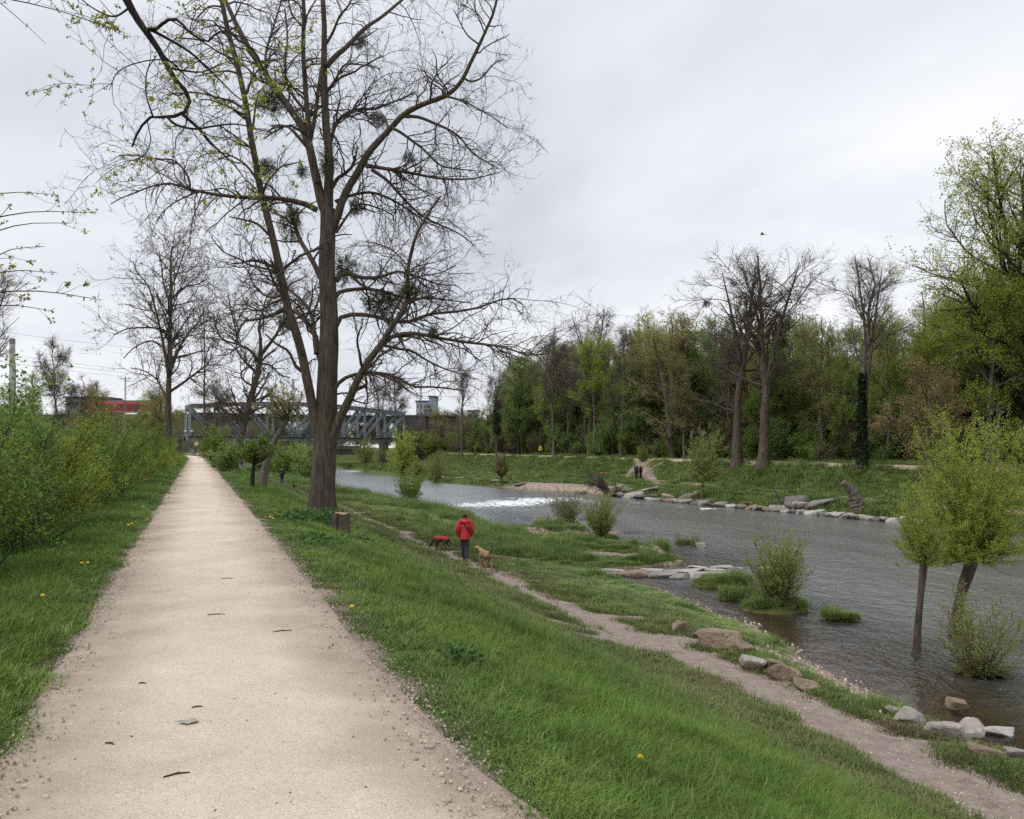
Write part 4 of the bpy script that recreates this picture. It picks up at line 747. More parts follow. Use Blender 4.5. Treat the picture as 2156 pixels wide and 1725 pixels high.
# ------------------------------------------------------------------ hedge left of the path
hed = [gen_shrub(1.35, 2.15, 30, 300, 1600, 20000, .048, [lf_hedge, lf_hedge2, lf_hedge3][k], twig_dark, 60+k, (4, 55), .03, .06, .004, .35, None, .014, .12) for k in range(3)]
HB = [(-3.55, 9.9, 0, 1.0, 'nearest, bare stems at the left edge'), (-3.45, 12.6, 1, 1.0, 'second from the camera'), (-3.55, 15.6, 2, .98, 'third from the camera'), (-3.35, 19.0, 0, 1.0, 'fourth from the camera, jutting towards the path'), (-3.45, 22.8, 1, 1.0, 'fifth from the camera'), (-3.35, 27.2, 2, 1.05, 'sixth from the camera'), (-3.25, 32.5, 0, 1.05, 'seventh from the camera'),
      (-3.15, 38, 1, .98, 'eighth from the camera'), (-3.05, 45, 2, .98, 'ninth from the camera'), (-2.95, 53, 0, 1.0, 'third from the far end of the hedge'), (-2.95, 63, 1, 1.0, 'second from the far end of the hedge'), (-3.05, 75, 2, 1.0, 'last before the tall bare tree'), (-3.65, 90, 0, 1.1, 'beyond the tall bare tree, where the path bends')]
for k, (t, Y, m, s, lb) in enumerate(HB):
    s *= [1.12, 1.05, 1.15, .9, 1.1, .95, 1.18, 1.0, 1.12, .95, 1.1, 1, 1][k]; x = XX(t, Y); plant('hedge_shrub', 'green leafing hedge shrub beside the path, '+lb, 'shrub', None, hed[m][1], (x, Y, gz(x, Y)-.05), k*1.7, s, 'hedge shrubs left of the path', [('stems', hed[m][0])])
for k in range(11):
    Y = 9+k*6.3+rng.uniform(-1, 1); t = -5.0-rng.uniform(0, 1.2); x = XX(t, Y); m = k % 3
    plant('hedge_shrub', 'green shrub in the back row of the hedge, behind the '+['nearest', 'second', 'third', 'fourth', 'fifth', 'sixth', 'seventh', 'eighth', 'ninth', 'third last', 'second last'][k]+' front one', 'shrub', None, hed[m][1], (x, Y, gz(x, Y)-.05), k*2.1, rng.uniform(1.15, 1.4), 'back row of the hedge', [('stems', hed[m][0])])

# ------------------------------------------------------------------ wood on the far bank
kinds = {
 'bright': [gen_tree(16, .2, .2, 4.0, oval, 70+k, 34, 240, 1100, 16000, .15, [lf_bright, lf_mid][k], w1=.1) for k in range(2)],
 'cool': [gen_tree(15, .2, .14, 4.2, broad, 75+k, 38, 260, 1100, 18000, .15, [lf_cool, lf_mid][k], bk=bark_dark) for k in range(2)],
 'olive': [gen_tree(17, .22, .22, 3.8, oval, 80+k, 36, 260, 1300, 13500, .13, lf_olive, w1=.1) for k in range(2)],
 'brown': [gen_tree(18, .24, .3, 4.2, oval, 85+k, 30, 280, 3800, 3000, .15, lf_brown, tr=.014) for k in range(2)],
 'vase': [gen_tree(20, .28, .4, 5.2, broad, 90, 30, 260, 1900, 0, .1, None, bark_grey, twig_grey, ang1=(18, 40), fork=[(.35, 2.2), (.4, -2.4)], tr=.014)],
}
tanT = gen_tree(8, .12, .15, 3.0, oval, 95, 26, 120, 450, 11000, .15, lf_tan, tr=.008)
firT = gen_tree(20, .25, .12, 3.0, cone, 96, 90, 420, 1500, 9000, .3, lf_fir, bark_dark, twig_dark, ang1=(80, 100), up=-.02, w1=.06)
bigT = gen_tree(22, .42, .05, 8.8, lambda t: np.clip(1.0-.8*t**2.2, .12, 1), 97, 100, 700, 3400, 64000, .13, lf_big, bark_dark, twig_dark, fork=[(.25, 3.0), (.3, -3.2), (.45, 1.5)], jit=.13, l3=(.7, 1.6))
roundT = [gen_tree(16.5, .3, .12, 4.8, lambda t: np.clip(np.sin(np.clip(t*.75+.22, 0, 1)*np.pi)**.6, .2, 1), 98+k, 50, 380, 1800, 25000, .135, [lf_olive, lf_bright][k], fork=[(.2, 1.5), (.25, -1.6)]) for k in range(2)]
mistT = [gen_tree(19, .42, .28, 6.6, oval, 100+k, 40, 340, 1900, 1800, .12, lf_brown, bark, twig, fork=[(.45, 2.2*(1-2*k)), (.5, -1.8*(1-2*k))], tr=.015, w1=.2) for k in range(2)]
shr = {'dark': gen_shrub(2.2, 3.2, 30, 220, 700, 5200, .17, lf_cool, twig_dark, 110, (3, 50), jit=.12, tr=.01), 'green': gen_shrub(2.2, 3.4, 30, 220, 700, 5200, .15, lf_mid, twig_dark, 111, (3, 50), jit=.12, tr=.01), 'brown': gen_shrub(2.4, 3.6, 36, 300, 1000, 2600, .13, lf_brown, twig_dark, 112, (3, 50), jit=.1, tr=.012)}
def at(u, v, base=None): return G(u, v)
def top_s(loc, vtop, H0): return ((HV-vtop)/F*loc[1]+EYE-loc[2])/H0
def stand(me, name, label, u, v, vtop, H0, rz=0., sxy=None, cat='tree', group=None, extra=(), Y=None):
    q = G(u, v) if Y is None else np.array([(u-HU)/F*Y, Y, gz((u-HU)/F*Y, Y)]); s = top_s(q, vtop, H0); q[2] -= .1
    return plant(name, label, cat, me[0], me[1], q, rz, (s*(sxy or 1), s*(sxy or 1), s), group, extra)
ivyp = Plant(); rr = np.random.default_rng(7); zt = rr.uniform(0, 9, 5200); aa = rr.uniform(0, 6.28, 5200); ivyp.leafat(np.stack([np.cos(aa)*(.34-.02*zt)*rr.uniform(.8, 1.3, 5200), np.sin(aa)*(.34-.02*zt)*rr.uniform(.8, 1.3, 5200), zt], 1), .16, rr, 0, .6, .8); ivy = ivyp.build('ivy', [lf_ivy])
ivyp = Plant(); n_ = 5200; cc = np.array([[.2, 0, 5.5], [-.3, .2, 7], [.6, 0, 8.2], [-.4, 0, 9.4], [.5, .3, 6.4], [0, 0, 10.5]])[rr.integers(0, 6, n_)]; ivyp.leafat(cc+rr.normal(0, .55, (n_, 3)), .2, rr, 0, .4, .8); ivy2 = ivyp.build('ivy', [lf_ivy])
stand(mistT[0], 'bare_tree', 'left of two tall dark bare trees with mistletoe at the dyke foot across the river', 1552, 985, 560, 19, .4, 1.1)
stand(mistT[1], 'bare_tree', 'right of two tall dark bare trees with mistletoe, trunk forked at the ground', 1607, 987, 538, 19, 2.2, 1.15)
stand(kinds['vase'][0], 'ivy_tree', 'pale bare tree with ivy covered trunk on the far dyke edge', 1815, 990, 530, 20, 1.1, 1.3, extra=[('ivy', ivy)])
stand(bigT, 'large_green_tree', 'huge fresh green tree filling the right edge behind the willows', 2165, 0, 300, 22, .7, 1.12, Y=60)
stand(bigT, 'large_green_tree', 'second huge green tree mostly outside the right edge', 2420, 0, 300, 22, 2.7, 1.0, Y=58)
stand(tanT, 'blossoming_tree', 'small tan leaved tree in front of the dark right end of the wood', 1948, 0, 775, 8, .3, 1.0, Y=57.5)
stand(roundT[0], 'rounded_tree', 'broad round topped olive tree in the middle of the wood', 1412, 0, 660, 16.5, .2, 1.35, Y=98)
stand(roundT[1], 'rounded_tree', 'yellow green round tree hugging the left side of the olive one', 1365, 0, 668, 16.5, 1.2, 1.1, Y=108)
stand(kinds['bright'][0], 'green_tree', 'yellowish green tree with upright crown left of the pale straight trunk', 1252, 0, 692, 16, .5, .95, Y=114)
stand(kinds['brown'][0], 'bare_tree', 'slim pale bare trunk with narrow crown left of the round olive tree', 1308, 0, 682, 18, .9, .75, Y=105)
stand(kinds['brown'][1], 'bare_tree', 'brown bare tree leaning left at the left part of the wood', 1166, 0, 690, 18, 2.5, .9, Y=124)
stand(kinds['vase'][0], 'bare_tree', 'tall bare fan shaped crown rising behind the left part of the wood', 1240, 0, 648, 20, 0.4, 1.1, Y=150)
stand(kinds['cool'][0], 'green_tree', 'dense blue green tree at the left end of the wood', 1092, 0, 742, 15, .3, 1.0, Y=138)
stand(firT, 'conifer', 'dark narrow conifer tip above the wood', 1350, 0, 666, 20, 0, 1., Y=150)
stand(kinds['vase'][0], 'bare_tree', 'bare tree leaning left above the bright path across the river', 972, 0, 765, 20, 1.9, .8, Y=160)
stand(kinds['brown'][1], 'ivy_tree', 'thin tree thick with dark ivy left of the wood', 1046, 0, 775, 18, .9, .7, Y=142, extra=[('ivy', ivy2)])
stand(kinds['cool'][1], 'green_tree', 'leafy green tree between ivy tree and blue green tree', 1120, 0, 752, 15, 1.3, .9, Y=150)
lab = {'bright': ('green_tree', 'fresh yellow green tree inside the far wood'), 'cool': ('green_tree', 'darker blue green tree inside the far wood'), 'olive': ('olive_tree', 'olive budding tree inside the far wood'), 'brown': ('bare_tree', 'brown leafless tree inside the far wood'), 'vase': ('bare_tree', 'pale leafless fan shaped tree inside the far wood')}
lab['olive'] = ('budding_tree', lab['olive'][1])
r = np.random.default_rng(31); placed = []; HT = {'bright': 16, 'cool': 15, 'olive': 17, 'brown': 18, 'vase': 20}
UT = [1000, 1070, 1100, 1200, 1300, 1400, 1500, 1600, 1700, 1800, 1900, 1950, 2160, 2500]; VT = [800, 765, 740, 712, 712, 676, 668, 668, 650, 676, 630, 615, 540, 520]
while len(placed) < 150:
    Y = r.uniform(48, 190); t = 55.5+26*r.uniform(0, 1)**1.2; x = XX(t, Y); u = HU+F*x/Y
    if not 1060 < u < 2450 or any((x-a)**2+(Y-b)**2 < 2.9**2 for a, b in placed): continue
    placed.append((x, Y)); kd = r.choice(list(HT), p=[.36, .27, .2, .11, .06]) if u > 1320 else r.choice(list(HT), p=[.3, .33, .17, .13, .07]); k = r.integers(0, len(kinds[kd]))
    z = gz(x, Y); s = ((HV-(np.interp(u, UT, VT)+r.uniform(-12, 70)))/F*Y+EYE-z)/HT[kd]; s = np.clip(s, .4, 1.5); wx = np.clip(r.uniform(.8, 1.1)*max(1, .85/s), .6, 1.5)
    reg = ['at the left end of the wood', 'left of the round topped olive tree', 'around the round topped olive tree', 'behind the twin mistletoe trees', 'around the ivy covered tree', 'behind the huge right hand tree'][int(np.digitize(u, [1180, 1330, 1500, 1690, 1890]))]
    row = 'front row' if t < 60 else ('second row' if t < 67 else 'back row')
    m = kinds[kd][k]; plant(lab[kd][0], row+' '+lab[kd][1].replace(' inside the far wood', '')+' '+reg, 'tree', m[0], m[1], (x, Y, z-.1), r.uniform(0, 6.28), (s*wx, s*wx, s), 'trees of the wood on the far bank')
def inst(name, label, meshes, X, Y, s, zs, zoff=-.1):
    n = len(X); col = proto_col(name+'_pieces', meshes); sc3 = np.stack([s, s, s*zs], 1)
    scatter(name, label, None, col, np.stack([X, Y, H(X, Y)+zoff], 1), np.stack([0*X, 0*X, r.uniform(0, 6.28, n)], 1), sc3, r.integers(0, len(meshes), n))
Y = r.uniform(42, 200, 620); t = 55.0+34*r.uniform(0, 1, 620)**1.3; X = XX(t, Y)
inst('undergrowth', 'leafy undergrowth between the trunks of the far wood', [shr['dark'][1], shr['green'][1], shr['brown'][1]], X, Y, r.uniform(.5, 1.15, 620), r.uniform(.7, 1.5, 620))
Y = r.uniform(30, 330, 330); t = r.uniform(84, 150, 330); X = XX(t, Y)
inst('deep_wood', 'deeper part of the wood seen as one mass between the front trees', [kinds['cool'][0][1], kinds['olive'][0][1], kinds['cool'][1][1]], X, Y, r.uniform(.6, .85, 330), r.uniform(.8, 1.0, 330))
X = r.uniform(-230, 5, 520); Y = r.uniform(213, 330, 520); kp = (np.abs(X+.36*Y+5) > 9) | (Y > 226); X, Y = X[kp], Y[kp]
inst('distant_trees', 'brown and green trees in the distance behind the bridge', [kinds['olive'][0][1], kinds['brown'][0][1], kinds['cool'][0][1], kinds['brown'][1][1]], X, Y, r.uniform(.55, .85, len(X)), r.uniform(.72, 1.0, len(X)))
# right-hand abutment scrub
for k in range(26):
    u = r.uniform(885, 1075); Y = r.uniform(150, 190); x = (u-HU)/F*Y; t = tt(x, Y)
    if t < 54: continue
    kd = r.choice(['cool', 'olive', 'brown']); m = kinds[kd][k % 2]; s = ((HV-r.uniform(845, 895))/F*Y+1.6)/HT[kd]
    plant('scrub_tree', 'low tree in the dark thicket by the stone abutment', 'tree', m[0], m[1], (x, Y, gz(x, Y)-.1), r.uniform(0, 6), (s*1.3, s*1.3, s), 'thicket by the stone abutment')

# ------------------------------------------------------------------ trees and bushes behind the hedge, left
stand(kinds['vase'][0], 'bare_tree', 'bare tree at the left edge reaching over the chimney', -75, 0, 560, 20, .8, 1.25, Y=42)
stand(kinds['brown'][0], 'bare_tree', 'small bare forked tree above the hedge near the chimney', 122, 0, 708, 18, 0.2, .8, Y=62)
stand(kinds['cool'][0], 'green_tree', 'round dark green tree just right of the chimney foot', 62, 0, 778, 15, .4, 1.1, Y=70)
stand(kinds['bright'][1], 'green_tree', 'green tree over the hedge between chimney and houses', 20, 0, 800, 16, .4, 1.3, Y=48)
stand(kinds['olive'][0], 'budding_tree', 'olive budding tree in front of the low houses', 205, 0, 800, 17, .4, 1.3, Y=62)
stand(kinds['brown'][1], 'bare_tree', 'brownish bushy tree right of the low houses', 180, 0, 790, 18, 1.4, 1.2, Y=95)
stand(kinds['bright'][0], 'weeping_tree', 'yellowish tree left of the tall bare trunk beside the red train', 346, 0, 822, 16, 1.4, 1.2, Y=120)
stand(kinds['olive'][1], 'budding_tree', 'brown green thicket tree behind the tall bare trunk', 338, 0, 800, 17, 1.9, 1.4, Y=110)
traced('bare_tree', 'thin tall bare tree with twig nests right of the tall bare tree', 100, [([(430,960),(430,900),(430,820),(431,760),(430,700),(428,645)], 5, 2, 0, 0), ([(430,770),(437,740),(446,722),(455,715)], 3, 1.5, 0, 1), ([(430,720),(424,690),(420,665)], 2, 1, 0, -1), ([(430,700),(436,670),(438,650)], 2, 1, 0, 1), ([(430,840),(440,815),(452,800)], 2, 1, 0, 1)], 26, 130, 420, 23, bark, twig, lf_brown, 500, .16, (1, 2.5), (.5, 1.3), (.3, .7), .014)
stand(kinds['brown'][1], 'bare_tree', 'dense brown bare tree in front of the left end of the bridge', 455, 0, 800, 18, 2.6, 1.1, Y=128)
stand(kinds['brown'][1], 'bare_tree', 'bare tree behind the bridge right of the big trunk', 835, 0, 775, 18, 1.6, .9, Y=215)
stand(kinds['vase'][0], 'bare_tree', 'grey bare tree behind the right end of the bridge', 800, 0, 790, 20, 2.6, .9, Y=225)
for k in range(14):
    u = r.uniform(-120, 330); Y = r.uniform(75, 150); x = (u-HU)/F*Y; kd = ['cool', 'olive', 'brown', 'bright'][k % 4]; m = kinds[kd][k % 2]; s = ((HV-r.uniform(835, 875))/F*Y+1.6+1.4)/HT[kd]
    plant('roadside_tree', 'low tree in the belt of greenery beyond the road', 'tree', m[0], m[1], (x, Y, gz(x, Y)-.1), r.uniform(0, 6), (s*1.5, s*1.5, s), 'belt of trees beyond the road')
# shrubs on the near slope towards the bridge
stand(shr['green'], 'shrub', 'dense round green shrub right where the path bends', 450, 985, 900, 3.3, .3, .85, 'shrub')
stand(shr['dark'], 'shrub', 'dark low shrub beside the foot of the leaning tree', 475, 995, 935, 3.3, 1.3, 1.2, 'shrub')
stand(shr['green'], 'shrub', 'pale green shrub below the bridge left of the man', 615, 1012, 935, 3.3, 2.3, 1.1, 'shrub')
stand(shr['dark'], 'shrub', 'green bush touching the left side of the big trunk', 640, 1018, 945, 3.3, 3.3, 1.0, 'shrub')
stand(shr['green'], 'shrub', 'light green bush behind the man in the dark jacket', 585, 1008, 950, 3.3, .9, 1.3, 'shrub')
stand(shr['brown'], 'shrub', 'brownish shrub under the left end of the bridge', 545, 985, 930, 3.6, .9, 1.3, 'shrub')
def pollard(base, trunk, rad, W, Hh, n0, n1, leaves, lsize, leaf, bk, seed, name, label, ang=(2, 80), group=None, n2=0, cat='willow', r0=.012, tr=.005, drop=0., jit=.03, tbk=None, lv=(.6, 1.1)):
    """trunk: pixel offsets given as world points relative to the base"""
    a, c = gen_shrub(W, Hh, n0, n1, n2, leaves, lsize, leaf, bk, seed, ang, .07, jit, tr, .05, (trunk, rad), r0, .2, .0, drop=drop, tbk=tbk, lv=lv); t = thing(name, label, cat, base, 0, group); link('trunk', a, t); link('crown', c, t); return t
pollard(G(530, 1030), [(0, 0, -.2), (.05, 0, .6), (.1, 0, 1.1)], [.12, .09, .07], 1.2, 1.0, 30, 200, 3200, .09, lf_mid, bark_dark, 120, 'small_tree', 'small dark stemmed green tree on the slope below the path', (5, 80), None, 500, 'tree', .02)
pollard(G(548, 1028), [(0, 0, -.2), (.3, .2, 1.4), (.7, .4, 2.6), (1.3, .5, 3.6)], [.28, .2, .14, .1], 1.9, 1.4, 40, 320, 2600, .08, lf_olive, bark_grey, 121, 'gnarled_tree', 'old gnarled tree leaning right with a mossy twiggy crown under the bridge', (20, 110), None, 900, 'tree', .03, .008)

# ------------------------------------------------------------------ willows and bushes along the river
q = np.array([*pix_w(1930, 1372), gz(*pix_w(1930, 1372))]); zk = lambda u, v, b: P(u, v, b[1])-b
pollard(q, [(0, 0, -.1), zk(1932, 1330, q), zk(1938, 1260, q), zk(1945, 1188, q)], [.11, .085, .07, .09], .88, 1.7, 66, 700, 10500, .04, lf_willow, shoot, 130, 'pollard_willow', 'slim pollard willow with small airy crown standing in the shallow water', (2, 92), None, 0, tr=.004, r0=.008, tbk=bark, lv=(.35, 1.15))
q = np.array([*pix_w(2010, 1345), gz(*pix_w(2010, 1345))])
wt2 = pollard(q, [(0, 0, -.1), zk(2012, 1320, q), zk(2022, 1260, q), zk(2030, 1225, q), zk(2045, 1180, q)], [.2, .17, .13, .13, .12], 1.68, 3.3, 230, 2100, 64000, .04, lf_willow, shoot, 131, 'pollard_willow', 'large bright green willow in the water at the right edge', (1, 100), None, 0, tr=.005, r0=.014, tbk=bark, lv=(.4, 1.12))
p = Plant(); p.tubes(smoothline([zk(2018, 1285, q), zk(2032, 1250, q)+np.array([0, .1, 0]), zk(2050, 1215, q)+np.array([0, .15, 0]), zk(2062, 1172, q)+np.array([0, .1, 0])], 12)[None], np.linspace(.1, .07, 12)[None], 10); link('stem', p.build('stem', [bark]), wt2)
def bush(u, v, W, Hh, n0, leaves, leaf, seed, label, ang=(3, 55), lsize=.045, debris=False, name='willow_bush', base=None, z=WATER, n1=None, r0=.007):
    x, y = pix_w(u, v, z) if base is None else base[:2]; a, c = gen_shrub(W, Hh, n0, n1 or n0*8, 0, int(leaves*2.4), lsize*.8, leaf, shoot, seed, ang, .06, .02, .0045*(1+y/60), .18, None, r0*(1+y/60), .15)
    t = plant(name, label, 'bush', None, c, (x, y, gz(x, y)-.03), seed, 1., None, [('stems', a)])
    if debris:
        d = Plant(); rd = np.random.default_rng(seed); n = 130; s0 = rd.normal(0, .2*W, (n, 3))*np.array([1, .8, .35])+np.array([.12, -.1, .16]); dd = norm(rd.normal(0, 1, (n, 3))*np.array([1, 1, .35])); Q = walk(s0, dd, rd.uniform(.2, .55, n), 4, .25, 0, rd); d.tubes(Q, np.full((n, 4), .011), 3)
        link('driftwood_tangle', d.build('driftwood_tangle', [twig]), t)
    return t
bush(2062, 1424, .85, 1.75, 60, 2400, lf_willow2, 140, 'thin willow bush with a brown driftwood tangle at its foot at the right edge', (5, 65), debris=True)
bush(1640, 1286, .95, 1.95, 120, 8000, lf_willow2, 141, 'full willow bush with caught driftwood in mid stream', (2, 52), debris=True)
bush(1265, 1138, 1.0, 2.1, 120, 9000, lf_willow2, 142, 'rounder and darker of two willow bushes on the gravel islets', (2, 45), debris=True)
bush(1195, 1108, 1.5, 1.9, 80, 3800, lf_willow2, 143, 'sparser spreading willow bush behind the rounder one', (5, 62), debris=True)
bush(1452, 1150, .7, 1.1, 30, 500, lf_willow2, 144, 'small scrappy twig bush alone in the river by a stone', (5, 60), debris=True)
bush(860, 1060, 1.6, 2.7, 80, 6500, lf_mid, 145, 'green fan shaped bush on the near bank at the water', (3, 60), .09, base=G(862, 1060))
bush(1375, 1132, .8, .6, 30, 0, lf_willow2, 146, 'pale dry reeds standing in the stream', (5, 60), name='dry_reeds')
def far_willow(u, v, vtop, Wpx, trunk_px, leaves, leaf, seed, label, Y=None, ang=(2, 85), lsize=.12, tr=.012):
    b = G(u, v) if Y is None else np.array([(u-HU)/F*Y, Y, gz((u-HU)/F*Y, Y)]); s = b[1]/F; tz = trunk_px*s
    return pollard(b, [(0, 0, -.2), (.02, 0, tz*.5), (.05, 0, tz)], [.03*tz+.09, .1, .11], Wpx*s, (v-vtop-trunk_px)*s, 80, 700, leaves, lsize, leaf, shoot if leaf is not lf_olive else twig, seed, 'willow', label, ang, None, 0, tr=tr, r0=.02, jit=.06)
far_willow(1478, 1056, 918, 44, 42, 6500, lf_willow2, 150, 'pollard willow with pale round crown on the far shore below the dyke', ang=(2, 95))
far_willow(845, 1004, 910, 40, 14, 11000, lf_willow, 151, 'bright yellow green willow below the right end of the bridge', lsize=.16, tr=.011)
far_willow(768, 994, 928, 34, 18, 4500, lf_willow2, 152, 'grey green willow by the rapids under the bridge', lsize=.15, tr=.012)
far_willow(805, 990, 945, 20, 18, 1200, lf_olive, 153, 'small brown willow between the two larger ones', lsize=.13, tr=.012)
far_willow(1055, 1020, 958, 24, 14, 3400, lf_olive, 154, 'small yellowish brush willow below the far dyke', ang=(2, 60), lsize=.11, tr=.011)
far_willow(918, 1014, 955, 24, 3, 3600, lf_willow2, 155, 'round grey green bush on the far berm', lsize=.12, tr=.011)
far_willow(880, 1008, 968, 22, 2, 1500, lf_willow, 156, 'low light green bush at the foot of the yellow green willow', lsize=.12, tr=.011)
far_willow(1352, 972, 940, 14, 1, 1100, lf_mid, 157, 'small dark green bush where the far trails meet', lsize=.14)
# broad-leaved weeds near the stump and by the path
def weed(u, v, W, Hh, n, label, seed, ls=.07):
    rd = np.random.default_rng(seed); p = Plant(); q = np.stack([rd.normal(0, W*.5, n), rd.normal(0, W*.4, n), Hh*rd.uniform(.2, 1, n)], 1); p.leafat(q, ls, rd, 0, -.1, .7); b = G(u, v)
    o = link('weed_clump', p.build('weed_clump', [lf_weed])); o.location = b; tag(o, label, 'weed', 'weed clumps on the slope')
weed(668, 1108, .8, .45, 420, 'dark nettle clump between big trunk and stump', 160, .1); weed(700, 1122, .5, .4, 260, 'nettles against the left side of the stump', 161, .09); weed(740, 1150, .7, .2, 200, 'low ivy trailing away right of the stump', 162); weed(965, 1412, .22, .16, 130, 'leafy weed by itself in the grass near the path edge', 163, .055); weed(655, 1150, .7, .2, 160, 'pale leafy weeds in the grass below the stump', 164, .08); weed(610, 1105, .6, .35, 200, 'dark weeds left of the big trunk', 165, .09)

def line_strip(name, label, pts, w_):
    p = resample(np.array(pts), 160); T_ = norm(np.gradient(p, axis=0)); nn_ = np.stack([-T_[:, 1], T_[:, 0]], 1); k = np.linspace(-1, 1, 5)[None, :, None]; q = p[:, None]+nn_[:, None]*k*(w_*(.75+.5*vnoise(np.arange(160)*.13, np.zeros(160), 3)))[:, None, None]; z = H(q[..., 0], q[..., 1])+.16-.12*np.abs(k[..., 0])**3
    i = np.arange(800).reshape(160, 5); tag(link(name, mesh_np(name, np.concatenate([q, z[..., None]], 2).reshape(-1, 3), [np.stack([i[:-1, :-1], i[:-1, 1:], i[1:, 1:], i[1:, :-1]], -1).reshape(-1, 4)], far_earth)), label, kind='structure')
far_earth = mat('far_path_gravel', (.42, .35, .26), (.33, .27, .2), 1.5, .95); far_dirt = mat('far_dirt', (.3, .23, .185), (.22, .165, .13), 1.5, .95)
Yl = np.linspace(46, 175, 60); line_strip('far_path', 'pale gravel path along the top of the far dyke', np.stack([XX(53.5+0*Yl, Yl), Yl], 1), .72)
far_earth = far_dirt
Yl = np.linspace(40, 92, 50); line_strip('far_trail', 'narrow dirt trail along the foot of the far dyke', np.stack([XX(48.6+.4*np.sin(Yl*.09), Yl), Yl], 1), .38)
a_, b_ = G(1372, 971, 30), G(1318, 1006, 30); line_strip('far_trail', 'dirt track slanting down the far dyke left of the couple', [a_[:2], (a_[:2]+b_[:2])/2+np.array([.6, 0]), b_[:2]], .45)
a_, b_ = G(1400, 973, 30), G(1348, 1004, 30); line_strip('far_trail', 'dirt track slanting down the far dyke right of the couple', [a_[:2], (a_[:2]+b_[:2])/2+np.array([.3, .3]), b_[:2]], .35)

for u, v, wd, lb in ((1488, 640, 20, 'small ball left in the left twin tree across the river'), (1545, 598, 16, 'ball at the top of the left twin tree across the river'), (1580, 660, 26, 'ball between the twin trees across the river'), (1648, 722, 24, 'ball at the right side of the right twin tree across the river'), (1600, 690, 24, 'ball on the trunk fork of the right twin tree')):
    q = P(u, v, 76.5); o = link('mistletoe', mis[u % 3]); o.location = q; s = wd*76.5/F; o.scale = (s, s, s); o.rotation_euler = (0, 0, u); tag(o, 'mistletoe, '+lb, 'mistletoe', 'mistletoe in the trees across the river')

stand(shr['brown'], 'shrub', 'brown scrub against the left part of the stone abutment', 884, 0, 908, 3.6, .4, 1.0, 'shrub', Y=184)
stand(shr['green'], 'shrub', 'green scrub at the foot of the stone abutment', 905, 0, 912, 3.4, 1.4, 1.1, 'shrub', Y=182)
stand(kinds['olive'][0], 'budding_tree', 'olive tree hiding the right part of the stone wall', 924, 0, 855, 17, 1.4, 1.5, Y=180)
# ------------------------------------------------------------------ steel truss bridge
steel = mat('grey_green_steel', (.235, .265, .285), (.165, .19, .205), 2.5, .55, .05, 30, spec=.4)
steel_d = mat('dark_steel', (.075, .08, .085), (.04, .042, .045), 3, .7)
rail_m = mat('dark_railing', (.06, .065, .07), (.04, .042, .045), 5, .6)
concrete = mat('concrete', (.36, .35, .33), (.24, .23, .215), .9, .9, .2, 12)
stone = mat('dark_masonry', (.15, .135, .12), (.075, .067, .06), 1.4, .95, .5, 6)
A_ = np.array([-59., 150.]); Bv = np.array([34., 40.]); LB = float(np.hypot(*Bv)); ax = Bv/LB; per = np.array([-ax[1], ax[0]])
br = thing('truss_bridge', 'long grey steel truss railway bridge with curved top chord crossing the river', 'bridge', (A_[0], A_[1], 2.65), math.atan2(ax[1], ax[0]))
NP = 9; xs = np.linspace(0, LB, NP+1); htop = lambda x: 6.35+1.35*np.sin(np.pi*x/LB)
for j, (yo, xo) in enumerate(((0, 0), (4.6, 1.7))):
    for i in range(NP+1):
        b = MB()
        for s in (-.17, .17): b.beam((xs[i]+xo, yo+s, .9), (xs[i]+xo, yo+s, htop(xs[i])-.3), .46, .08, up=(1, 0, 0))
        for z in np.arange(1.4, htop(xs[i])-.6, .7): b.box((xs[i]+xo-.15, yo-.16, z), (xs[i]+xo+.15, yo+.16, z+.12))
        b.obj('post', steel, br)
    for i in range(NP):
        a, c = xs[i]+xo, xs[i+1]+xo; b = MB(); b.beam((a-.05, yo, htop(xs[i])), (c+.05, yo, htop(xs[i+1])), .62, .55); b.beam((a-.05, yo, htop(xs[i])+.3), (c+.05, yo, htop(xs[i+1])+.3), .85, .05); b.obj('top_chord', steel, br)
        b = MB(); 
        if i < NP/2-.5: p, q = (a+.1, yo, htop(xs[i])-.25), (c-.1, yo, 1.0)
        elif i > NP/2-.5: p, q = (a+.1, yo, 1.0), (c-.1, yo, htop(xs[i+1])-.25)
        else:
            p, q = (a+.1, yo, 1.0), (c-.1, yo, htop(xs[i+1])-.25); b.beam((a+.1, yo+.1, htop(xs[i])-.25), (c-.1, yo+.1, 1.0), .1, .3, up=(0, 1, 0))
        for s in (-.2, .2): b.beam((p[0], p[1]+s, p[2]), (q[0], q[1]+s, q[2]), .44, .07, up=(0, 1, 0))
        b.obj('diagonal', steel, br)
    b = MB(); b.box((-.6+xo, yo-.3, 0), (LB+.6+xo, yo+.3, .12)); b.box((-.6+xo, yo-.27, .12), (LB+.6+xo, yo+.27, .78)); b.box((-.6+xo, yo-.36, .78), (LB+.6+xo, yo+.36, .95))
    for x in np.arange(0, LB, 1.45): b.box((x+xo-.05, yo-.31, .123), (x+xo+.05, yo-.272, .777))
    b.obj('bottom_girder', steel, br)
b = MB(); b.box((-.5, .37, .5), (LB+2, 4.2, .72)); b.obj('deck', steel_d, br)
for i in range(0, NP+1):
    b = MB(); b.beam((xs[i], .2, htop(xs[i])-.1), (xs[i]+1.7, 4.4, htop(xs[i])-.1), .25, .3); b.obj('cross_beam', steel, br)
b = MB()
for z in (1.35, 1.75, 2.1): b.beam((-.5, -.9, z), (LB+.5, -.9, z), .035, .035)
for x in np.arange(0, LB+.1, 1.4): b.beam((x, -.9, .8), (x, -.9, 2.1), .05, .05)
b.obj('railing', rail_m, br)
b = MB(); b.box((-.5, -.95, .86), (LB+.5, -.38, .94)); b.obj('walkway', steel, br)
